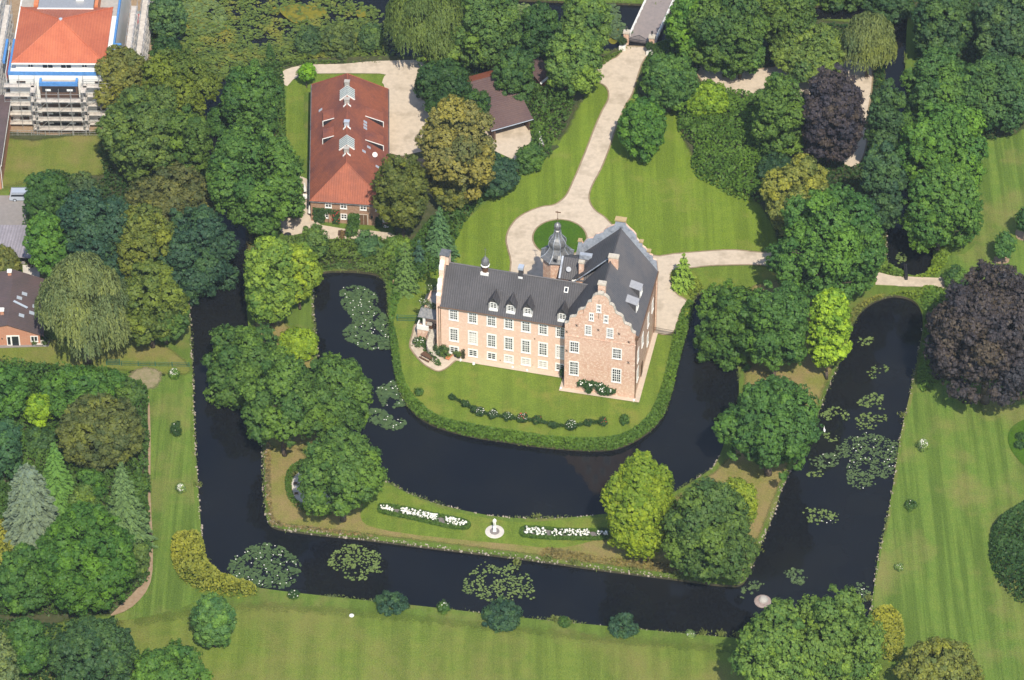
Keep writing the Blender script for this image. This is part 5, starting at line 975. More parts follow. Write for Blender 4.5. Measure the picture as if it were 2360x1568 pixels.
p=cw(-.55,2.4); t=thing('wall_shrub','narrow dark shrub in the corner between wing and front gable','shrub',(p[0],p[1],0)); leafobj('foliage',crown(np.random.default_rng(4),.5,1.1,1.1,.16,nl=10),'leaf',(.035,.08,.02),t)
# rose garland on the castle lawn
rs=[(1040,920,.55,'w','small rose bush with one white cluster at the left end of the rose row'),(1072,938,.8,'w','second rose bush of the row, leafy with few white blooms'),(1093,950,.7,'w','thin rose bush third in the row from the path side'),(1106,957,1.0,'w','rose bush full of white flowers, left one of the white pair'),(1136,963,1.0,'w','rose bush full of white flowers, right one of the white pair'),(1170,968,1.0,'w','broad rose bush with pink white blooms mid row'),(1204,973,1.1,'m','rose bush with mixed white and red flowers in the middle of the row'),(1238,976,1.,'r','bushy red flowering rose next to the mixed rose'),(1274,986,.8,'g','plain green rose bush without blooms near the row end'),(1316,990,1.2,'w','wide rose bush with a cap of white flowers near the row end'),(1355,981,.8,'r','small rose bush with red blooms next to the last rose'),(1389,979,.9,'r','last rose bush of the row with thin red tipped stems')]
prev=None
for x,y,s,c_,l in rs:
    rng=np.random.default_rng(int(x)); s*=.8; p=g(x,y); t=thing('rose_bush',l,'rose bush',(p[0],p[1],0),0,'roses in the row on the manor lawn'); parts=crown(rng,.75*s,.6*s,1.05*s,.15,nl=9,rag=.3)
    if prev and math.dist(prev,p)<4:
        n=240; u=rng.uniform(0,1,n); P=np.stack([(prev[0]-p[0])*u,(prev[1]-p[1])*u,1.0-.8*u*(1-u)*1.5+rng.normal(0,.16,n)],1); parts.append(quads(P+rng.normal(size=P.shape)*.08,rng.normal(size=P.shape)+np.array([0,0,1]),.14,.6,rng,np.full(n,.5)))
    leafobj('foliage',parts,'leaf',(.04,.085,.022),t); mb=MB(); mb.tube((0,0,-.05),(0,0,.8*s),.05); mb.build('stem','bark',t)
    n=int(26*s) if c_ in 'wm' else 9 if c_=='r' else 0
    if s<.72: n//=4
    if n: D=fib(n*2,rng)[:n]; blossoms([(d[0]*.8*s,d[1]*.8*s,1.15*s+abs(d[2])*.62*s) for d in D],rng,'blossoms',t,'petal' if c_!='r' else 'petalr',.07)
    if c_=='m': blossoms([(rng.normal()*.5,rng.normal()*.4,1.5) for _ in range(9)],rng,'blossoms','' and t or t,'petalr',.1)
    prev=p
tree('ball',958,896,974,912,'mid','tiny round bush alone at the left end of the manor lawn'); tree('shrub',1430,955,1446,980,'mid','tiny thin bush alone at the right end of the manor lawn')
# white flowering bushes on the lawns
for x0,y0,x1,y1,col,m_,n,l in((392,849,412,874,'gr','petal',60,'bush with large white flowers on the left lawn near the fence'),(408,1115,426,1136,'pale','petal',70,'small ball of white flowers on the left lawn strip'),(396,972,418,1004,'dg','petal',4,'dark small bush with few yellow flowers on the left lawn strip'),(2115,1012,2137,1040,'pale','petal',60,'white flowering bush on a soil disc on the right lawn'),(2086,1153,2110,1175,'mid','petal',10,'low bush with few white flowers on the right lawn'),(2063,1300,2079,1315,'pale','petal',10,'tiny white flowering plant on the right lawn'),(665,1363,688,1377,'dg','petal',10,'low dark bush with few white flowers at the front moat edge'),(1009,1388,1034,1412,'mid','petal',14,'small bush with yellow white flowers at the front moat edge'),(1289,1423,1313,1444,'mid','petal',0,'small plain bush at the front moat edge'),(1583,1456,1600,1468,'pale','petal',30,'low white flowering plant by the front moat, right part'),(288,886,320,920,'blu','petalv',70,'round bush with lilac grey flowers at the garden edge')):
    t=tree('ball',x0,y0,x1,y1,col,l,leaf=.14); 
    if n:
        rng=np.random.default_rng(int(x0)); P_,r,a,c=fit(x0,y0,x1,y1,-.1,.55); D=fib(n*2,rng)[:n]; blossoms([(d[0]*r*.95,d[1]*r*.95,c+abs(d[2])*a*.98) for d in D],rng,'blossoms',t,m_,.09)
for x0,y0,x1,y1,l in((862,1364,940,1416,'wide low dark bush at the front moat, leftmost of three'),(1106,1398,1206,1440,'wide low dark bush at the front moat, middle and flattest of three'),(1397,1421,1473,1465,'wide low dark bush at the front moat, rightmost of three')): tree('shrub',x0,y0,x1,y1,'blu',l,flat=.3,leaf=.2)
t=thing('boulder','small white boulder on the front lawn near the moat','boulder',g(810,1420)); mb=MB(); mb.lathe([(.28,-.05),(.36,.12),(.28,.28),(.08,.34)],9,sx=1.1); mb.build('stone','white',t,smooth=True)
# flag
t=thing('flagpole','white flagpole with limp white and purple flag at the shrub edge','flagpole',g(1243,346)); mb=MB(); mb.tube((0,0,-.1),(0,0,4.),.06); mb.build('pole','white',t); mb=MB(); mb.gable([(.06,3.6),(.06,1.3),(.25,1.2),(.8,.9),(.7,1.5),(.4,2.4),(.2,3.3)],-.02,.02,0); mb.gable([(.3,.95),(.8,.75),(.8,1.1),(.3,1.25)],-.03,.03,1); mb.gable([(.3,2.0),(.36,1.6),(.42,1.6),(.36,2.0)],-.025,.025,1); mb.build('flag',['white',simple('purple_cloth',(.28,.10,.22),.7)],t)
# fences and low gates
def fence(a,b_,label,h=1.1,mat='iron',step=.16,cat='fence',name='iron_fence'):
    A=Vector(g(*a));B=Vector(g(*b_)); L=(B-A).length; t=thing(name,label,cat,tuple(A),math.atan2(B.y-A.y,B.x-A.x)); mb=MB(); n=int(L/step)
    for k in range(n+1): mb.box(k*step-.012,k*step+.012,-.012,.012,.05,h)
    for z in(.12,h*.55,h-.05): mb.box(0,L,-.02,.02,z,z+.04)
    mb.build('fence_panel',mat,t); m=max(1,int(L/2.2))
    for k in range(m+1): mb=MB(); mb.box(L*k/m-.05,L*k/m+.05,-.05,.05,-.05,h+.12); mb.build('post',mat,t)
fence((1505,767),(1556,776),'black iron fence from the manor corner to the hedge',1.2)
M['greenp']=simple('green_paint',(.03,.13,.09),.6)
fence((915,740),(963,741),'dark green fence between hedge and porch on the left',1.3,'greenp')
fence((246,842),(276,842),'green mesh garden gate left of the moat',1.2,'greenp',.1,'gate','garden_gate')
fence((280,843),(436,846),'thin wire fence across the lawn to the moat',.9,'greenp',1.5,'fence','wire_fence')
fence((10,313),(232,313),'low mesh site fence before the scaffolded house',1.1,'steel',.7,'fence','site_fence')
# stake frame of a young tree
t=thing('tree_stakes','triangular light wooden stake frame near the inner moat','tree stakes',g(913,660)); mb=MB()
for a,b_ in((-.5,-.3),(.5,-.3),(0,.6)): mb.tube((a,b_,0),(a,b_,1.5),.05,n=5)
mb.tube((-.5,-.3,1.4),(.5,-.3,1.4),.04,n=4); mb.tube((.5,-.3,1.4),(0,.6,1.4),.04,n=4); mb.tube((0,.6,1.4),(-.5,-.3,1.4),.04,n=4); mb.build('stakes',simple('pale_wood',(.5,.36,.2),.7),t)
# parked van
v0=g(22,466); van=thing('people_carrier','silver estate people carrier parked at the edge of the asphalt bays','car',(v0[0]+2.35,v0[1]+.9,0),0)
side=[(-2.33,.35),(-2.36,.8),(-2.3,1.15),(-2.12,1.62),(-1.95,1.72),(.55,1.74),(.95,1.62),(1.55,1.12),(2.15,.95),(2.33,.75),(2.36,.35),(1.9,.3),(-1.9,.3)]
mb=MB(); mb.gable(side,-.88,.88); mb.build('body','silver',van); 
for s in(-1,1):
    mb=MB(); y0,y1=(.885,.90) if s>0 else(-.90,-.885); mb.gable([(-2.05,1.15),(-1.95,1.55),(.45,1.58),(1.2,1.13)],y0,y1); mb.build('side_window','glass',van)
    for x in(-1.45,1.5):
        mb=MB(); mb.M=Matrix.Translation((x,s*.8,.33))@Matrix.Rotation(R(90),4,'X'); mb.lathe([(.33,-.11),(.33,.11)],16); w_=mb.build('wheel','rubber',van); mb=MB(); mb.M=Matrix.Translation((x,s*.92,.33))@Matrix.Rotation(R(90),4,'X'); mb.lathe([(.2,-.01),(.2,.01)],12); mb.build('rim','silver',w_)
mb=MB(); mb.sheet([(-2.33,-.75,1.15),(-2.15,-.7,1.6),(-2.15,.7,1.6),(-2.33,.75,1.15)],.03); mb.build('rear_window','glass',van); mb=MB(); mb.sheet([(.99,-.72,1.62),(1.56,-.78,1.15),(1.56,.78,1.15),(.99,.72,1.62)],.03); mb.build('windscreen','glass',van)
for s in(-.7,.7): mb=MB(); mb.box(-2.38,-2.33,s-.12,s+.12,.8,1.1); mb.build('tail_light','red',van); mb=MB(); mb.box(2.33,2.37,s-.15,s+.15,.65,.8); mb.build('headlight','white',van)
mb=MB(); mb.box(-1.9,.5,-.75,-.70,1.76,1.8); mb.box(-1.9,.5,.70,.75,1.76,1.8); mb.build('roof_rails','iron',van)
for x,y,m_,l in((20,541,'yellow','yellow lidded waste bin above the blue one by the carport'),(22,552,'bluep','blue waste bin below the yellow one by the carport')):
    t=thing('waste_bin',l,'bin',g(x,y)); mb=MB(); mb.lathe([(.42,0),(.5,1.0)],4,ph=R(45)); mb.build('body','bluep' if m_=='bluep' else 'rubber',t); mb=MB(); mb.box(-.45,.45,-.42,.42,1.0,1.1); mb.build('lid',m_,t)
patch('concrete_pad',[(28,523),(41,523),(41,541),(28,541)],'conc2',.05,0)
p=g(92,797); t=thing('garden_bench','pale wooden garden bench under the bungalow window','bench',p,0); mb=MB(); mb.box(-.9,.9,-.3,.2,.42,.47); mb.build('seat','conc2',t); mb=MB(); mb.box(-.9,.9,.2,.26,.5,.95); mb.build('backrest','conc2',t)
for a in(-.85,.77):
    for b_ in(-.25,.15): mb=MB(); mb.box(a,a+.08,b_,b_+.08,0,.419); mb.build('leg','conc2',t)
for x,l in((80,'square tub left of the bungalow bench'),(104,'square tub right of the bungalow bench')): t=thing('plant_tub',l,'plant tub',g(x,797)); mb=MB(); mb.lathe([(.3,0),(.36,.5),(.3,.52)],4,ph=R(45)); mb.build('tub','silver',t); rng=np.random.default_rng(x); leafobj('foliage',crown(rng,.3,.25,.65,.1,nl=8),'leaf',(.08,.12,.03),t)
shrubbery([(-30,782),(46,782),(48,795),(-30,797)],.9,'dg','hedge','clipped dark hedge under the bungalow gable left of the door','hedge',dens=60,edge=.3,lump=.08,leaf=.16,smo=0); shrubbery([(74,782),(112,780),(114,793),(76,794)],.9,'dg','hedge','clipped dark hedge between bungalow door and bench','hedge',dens=60,edge=.3,lump=.08,leaf=.16,smo=0)
# barn forecourt things
def parasol(x,y,label,h=2.6):
    t=thing('parasol',label,'parasol',g(x,y)); mb=MB(); mb.lathe([(.3,0),(.3,.08)],12); mb.build('base','iron',t); mb=MB(); mb.tube((0,0,.08),(0,0,h),.03); mb.build('pole','wood',t); mb=MB(); mb.lathe([(.3,.9),(.34,1.0),(.2,1.8),(.06,h+.05)],9); mb.build('canopy','white',t)
parasol(703,450,'closed white parasol beside the table on the barn patio'); parasol(714,500,'closed white parasol at the barn corner by the flowers')
t=thing('patio_table','small white table on the grey patio beside the barn','table',g(703,461)); mb=MB(); mb.box(-.4,.4,-.55,.55,.7,.76); mb.build('table_top','white',t)
for a in(-.33,.33):
    for b_ in(-.48,.48): mb=MB(); mb.tube((a,b_,0),(a,b_,.7),.035); mb.build('leg','white',t)
for x,y,l in((688,450,'red patio chair left of the white table'),(697,444,'red patio chair behind the white table')):
    t=thing('patio_chair',l,'chair',g(x,y)); mb=MB(); mb.box(-.25,.25,-.25,.25,.42,.47); mb.build('seat','red',t); mb=MB(); mb.box(-.25,-.2,-.25,.25,.47,.95); mb.build('backrest','red',t)
    for a in(-.22,.22):
        for b_ in(-.22,.22): mb=MB(); mb.tube((a,b_,0),(a,b_,.42),.025); mb.build('leg','wood',t)
t=thing('fire_bowl','round black fire bowl on the grass below the barn path','fire bowl',g(663,548)); mb=MB(); mb.lathe([(.2,0),(.25,.3),(.6,.6),(.62,.66),(.5,.6)],14); mb.build('bowl','iron',t)
bench(796,545,R(-5),'dark garden bench facing the barn across the gravel',2.4)
for x0,y0,x1,y1,l in((784,533,792,551,'small conical brown bush left of the forecourt bench'),(797,520,822,548,'small upright bush behind the forecourt bench')): tree('conshrub' if x0<790 else 'shrub',x0,y0,x1,y1,(.09,.06,.03) if x0<790 else 'mid',l)
t=thing('manhole_cover','round brown manhole cover in the gravel behind the barn','manhole cover',g(851,155)); mb=MB(); mb.lathe([(.6,.0),(.6,.09),(.5,.1)],18); mb.build('cover','copper',t)
# climbers on the barn front
def climber(u0,u1,z0,z1,n,col,label,bl=None,d=.25):
    q=bw((u0+u1)/2,-d); rng=np.random.default_rng(int(n+u0*10)); t=thing('climbing_plant',label,'climbing plant',(q[0],q[1],0),barn.rotation_euler.z); P=np.stack([rng.uniform(-.5,.5,n)*(u1-u0),rng.normal(0,d*.45,n),rng.uniform(z0,z1,n)],1); k=np.abs(P[:,0])<(u1-u0)*.5*(1-.25*np.abs(np.sin(P[:,2]*3))); P=P[k]
    leafobj('foliage',[quads(P,rng.normal(size=P.shape)*.5+np.array([0,-.8,.6]),.17,.65,rng,.5+rng.normal(0,.14,len(P)))],'leaf',LCOL[col],t); mb=MB(); mb.tube((0,0,-.05),(0,0,max(.3,z1*.7)),.04); mb.build('stem','bark',t)
    if bl: blossoms([tuple(P[i]+np.array([0,-.15,.05])) for i in rng.integers(0,len(P),14)],rng,'blossoms',t,bl,.11)
climber(.3,2.4,.1,3.1,900,'mid','leafy climber at the left corner of the barn front'); climber(3.5,4.9,.1,2.9,600,'mid','climber with red roses between the two left barn windows','petalr'); climber(2.2,3.6,2.3,3.0,200,'mid','thin climber strand below the upper left barn window')
climber(6.2,8.2,.05,2.6,1500,(LCOL.__setitem__('hedgeg',(.05,.11,.016)) or 'hedgeg'),'clipped green block hedge left of the barn door',d=.6); climber(10.7,11.9,.05,1.9,400,'mid','leafy climber right of the barn door'); climber(11.9,13.0,.05,.6,250,'gr','low planting under the right barn window','petal')
# grass and reed tufts along the banks
def tufts():
    rng=np.random.default_rng(8); Ps=[]; Ts=[]
    for poly,n in((outer,7000),(inner,3200)):
        A=np.array(poly); B_=np.roll(A,-1,0); L=np.hypot(*(B_-A).T); idx=rng.choice(len(A),n,p=L/L.sum()); t=rng.uniform(0,1,n)[:,None]; P=A[idx]+(B_[idx]-A[idx])*t
        w_=vnoise(np.random.default_rng(3),P[:,0],P[:,1],.35)+rng.normal(0,.3,n); k=w_>-.1; P=P[k]; w2=w_[k]
        Ps.append(np.stack([P[:,0]+rng.normal(0,.16,len(P)),P[:,1]+rng.normal(0,.16,len(P)),rng.uniform(-.15,.25,len(P))+np.clip(w2,0,1)*.15],1)); Ts.append(.5+rng.normal(0,.2,len(P)))
    for x,y in((610,2112),(1182,0),(1278,1430),(1312,1436),(1620,1462),(1700,1468),(1660,1464),(1190,1300),(1260,1292),(840,1240),(1236,1194),(1460,1318),(1560,1327),(1322,1300),(1745,1270),(2000,1380),(2080,960),(890,640),(455,1120)):
        if y in(2112,0): continue
        p=g(x,y); q=rng.normal(size=(70,3))*np.array([.35,.22,.25])+np.array([p[0],p[1],.35]); Ps.append(q); Ts.append(np.full(70,.75))
    P=np.concatenate(Ps); T=np.concatenate(Ts); tw=np.tile(np.array([0,0,1.]),(len(P),1))+rng.normal(size=P.shape)*.35
    o=leafobj('bank_grass',[quads(P,rng.normal(size=P.shape)*.6+np.array([0,-.4,.5]),.24,.3,rng,T,tw)],'leaf',(.12,.15,.045)); tag(o,kind='stuff')
tufts()
# stacked building material beside the scaffolded house
for x,y,w_,h_,m_,l in((322,55,2.6,1.3,'white','pallet stack wrapped in white and red foil beside the building site'),(338,56,2.2,1.2,'white','second foil wrapped pallet stack with red stripes, nearer the trees'),(326,41,3.2,.6,'rglass','low material heap under a grey green tarpaulin on the sand')):
    t=thing('material_stack',l,'building material',g(x,y)); mb=MB(); mb.box(-w_/2,w_/2,-1.1,1.1,.0,.15); mb.build('pallet','wood',t); mb=MB(); mb.box(-w_/2,w_/2,-1.05,1.05,.151,h_); mb.build('load',m_,t)
    if m_=='white':
        for k in range(3): mb=MB(); mb.box(-w_/2+.2+k*.75,-w_/2+.5+k*.75,-1.07,1.07,.2,h_+.02); mb.build('foil_stripe','red',t)
# ---------------- summer haze ----------------
mb=MB(); mb.box(-260,260,-620,260,-3,480); hz=mb.build('haze',[]); hm=bpy.data.materials.new('haze'); hm.use_nodes=True; t_=hm.node_tree
for n_ in list(t_.nodes):
    if n_.type!='OUTPUT_MATERIAL': t_.nodes.remove(n_)
pv=t_.nodes.new('ShaderNodeVolumePrincipled'); pv.inputs['Color'].default_value=(.72,.85,1,1); pv.inputs['Density'].default_value=.00006; pv.inputs['Anisotropy'].default_value=.1
t_.links.new(pv.outputs[0],t_.nodes['Material Output'].inputs['Volume']); hz.data.materials.clear(); hz.data.materials.append(hm); tag(hz,kind='stuff')
# ---------------- undergrowth masses ----------------
def U(px,h,col,dens=9,**k): return shrubbery(px,h,col,'undergrowth',kind='stuff',dens=dens*2.4,**k)
U([(1562,300),(1560,250),(1575,228),(1620,225),(1680,222),(1740,235),(1790,260),(1800,340),(1790,440),(1757,470),(1730,468),(1690,460),(1650,435),(1610,415),(1592,385),(1600,345),(1575,325)],2.3,(.062,.12,.022),dens=13,lump=.25)
U([(1010,250),(1200,225),(1300,225),(1325,240),(1300,300),(1270,345),(1235,365),(1205,370),(1225,335),(1220,305),(1195,275),(1130,290)],3.4,(.052,.10,.024),dens=11,lump=.3,edge=1.5)
U([(1000,505),(1060,470),(1130,430),(1190,405),(1240,370),(1270,350),(1265,366),(1200,410),(1150,440),(1100,480),(1070,520),(1050,560),(1040,590),(1035,620),(1000,640),(920,665),(895,650),(905,600),(950,560)],1.8,(.045,.092,.022),dens=14)
U([(640,560),(700,552),(760,556),(870,560),(920,556),(960,570),(960,640),(905,650),(880,628),(830,612),(770,612),(735,620),(700,600),(650,590)],1.3,(.08,.125,.028),dens=13,lump=.5)
U([(735,622),(770,612),(830,612),(872,622),(900,645),(905,700),(895,730),(892,690),(886,650),(866,634),(828,624),(780,622),(745,626),(727,640)],.8,(.075,.12,.035),dens=14,lump=.5)
U([(895,650),(925,660),(918,700),(905,740),(896,740),(893,690)],.8,'gr',dens=14)
U([(640,146),(900,143),(912,135),(915,140),(840,146),(740,150),(672,155),(640,170),(625,200),(600,160)],1.0,(.06,.095,.026),dens=12)
U([(1380,160),(1375,145),(1420,125),(1438,112),(1432,122),(1405,141)],1.1,(.07,.11,.025),dens=22)
U([(1500,112),(1560,95),(1620,90),(1620,145),(1600,180),(1560,225),(1500,215),(1480,160),(1497,125)],1.4,'mid',dens=10)
U([(1620,95),(1980,60),(2035,120),(2040,560),(2010,610),(1950,640),(1800,640),(1785,590),(1790,540),(1780,400),(1850,380),(1900,335),(1945,384),(1980,384),(2000,330),(2012,200),(2000,146),(1909,136),(1850,139),(1754,158),(1680,150),(1630,140)],1.3,'dg',dens=6,lump=.5)
U([(0,848),(60,850),(150,856),(250,862),(300,880),(334,890),(343,930),(337,970),(345,1010),(340,1060),(346,1110),(339,1150),(347,1190),(343,1235),(351,1270),(343,1300),(345,1335),(322,1358),(255,1412),(190,1428),(150,1420),(60,1425),(0,1420),(-40,1420),(-40,850)],1.7,(.048,.095,.022),dens=12,lump=.55)
U([(-20,860),(120,862),(250,872),(275,905),(240,930),(130,930),(-20,960)],3.2,(.05,.105,.022),dens=11,lump=.35)
U([(-40,1430),(40,1435),(110,1440),(320,1500),(300,1640),(-40,1640),(-60,1500)],1.2,'dg',dens=6)
U([(235,300),(420,100),(440,190),(478,290),(474,400),(474,520),(455,600),(440,690),(330,740),(290,740),(120,640),(60,600),(60,440),(130,400),(240,420)],1.3,'dg',dens=6,lump=.5)
U([(345,90),(345,0),(360,-40),(405,-60),(410,100),(425,180),(380,200)],1.4,'dg',dens=10)
U([(600,165),(645,150),(655,200),(660,380),(655,430),(640,500),(645,560),(640,590),(575,640),(582,560),(575,480),(565,420),(552,340),(565,250)],1.3,'mid',dens=9,lump=.5)
U([(915,0),(1180,0),(1180,30),(1290,60),(1390,100),(1370,150),(1360,190),(1290,230),(1200,220),(1090,240),(960,230),(985,145),(915,138),(905,60)],1.3,'dg',dens=7,lump=.5)
U([(2108,100),(2150,-40),(2420,-60),(2420,260),(2330,275),(2290,330),(2255,330),(2235,500),(2150,540),(2140,470),(2120,300)],1.4,'dg',dens=6,lump=.5)
U([(2130,742),(2122,712),(2110,690),(2135,668),(2180,672),(2230,700),(2240,780),(2140,900),(2112,880),(2122,820)],1.0,(.085,.15,.028),dens=14,lump=.5)
U([(2040,684),(2070,678),(2110,676),(2132,664),(2180,672),(2130,690),(2095,692),(2060,682)],1.0,(.11,.16,.025),dens=20)
U([(2010,590),(2040,600),(2058,618),(2085,632),(2085,640),(2050,636),(2010,618)],.9,(.10,.16,.03),dens=20)
U([(2148,575),(2165,560),(2195,570),(2175,615),(2150,638),(2100,640),(2130,634),(2146,605)],1.0,(.125,.185,.026),dens=20)
U([(1940,740),(1962,715),(2000,690),(2030,680),(2035,688),(1985,722),(1962,760),(1935,830),(1925,830)],.5,(.15,.16,.05),dens=14)
U([(1595,690),(1560,660),(1545,640),(1555,625),(1600,640),(1620,665),(1600,690),(1585,740),(1570,742),(1580,712)],.9,(.14,.18,.028),dens=18)
U([(1260,1262),(1300,1268),(1400,1285),(1560,1300),(1562,1322),(1400,1302),(1250,1284)],.22,(.16,.13,.06),dens=14)
U([(610,1040),(625,1035),(630,1190),(720,1215),(850,1232),(850,1238),(720,1224),(640,1212),(618,1196)],.25,(.17,.13,.075),dens=14)
U([(-20,1240),(40,1240),(45,1340),(-20,1350)],4.0,(.21,.21,.04),dens=16,edge=1.5)
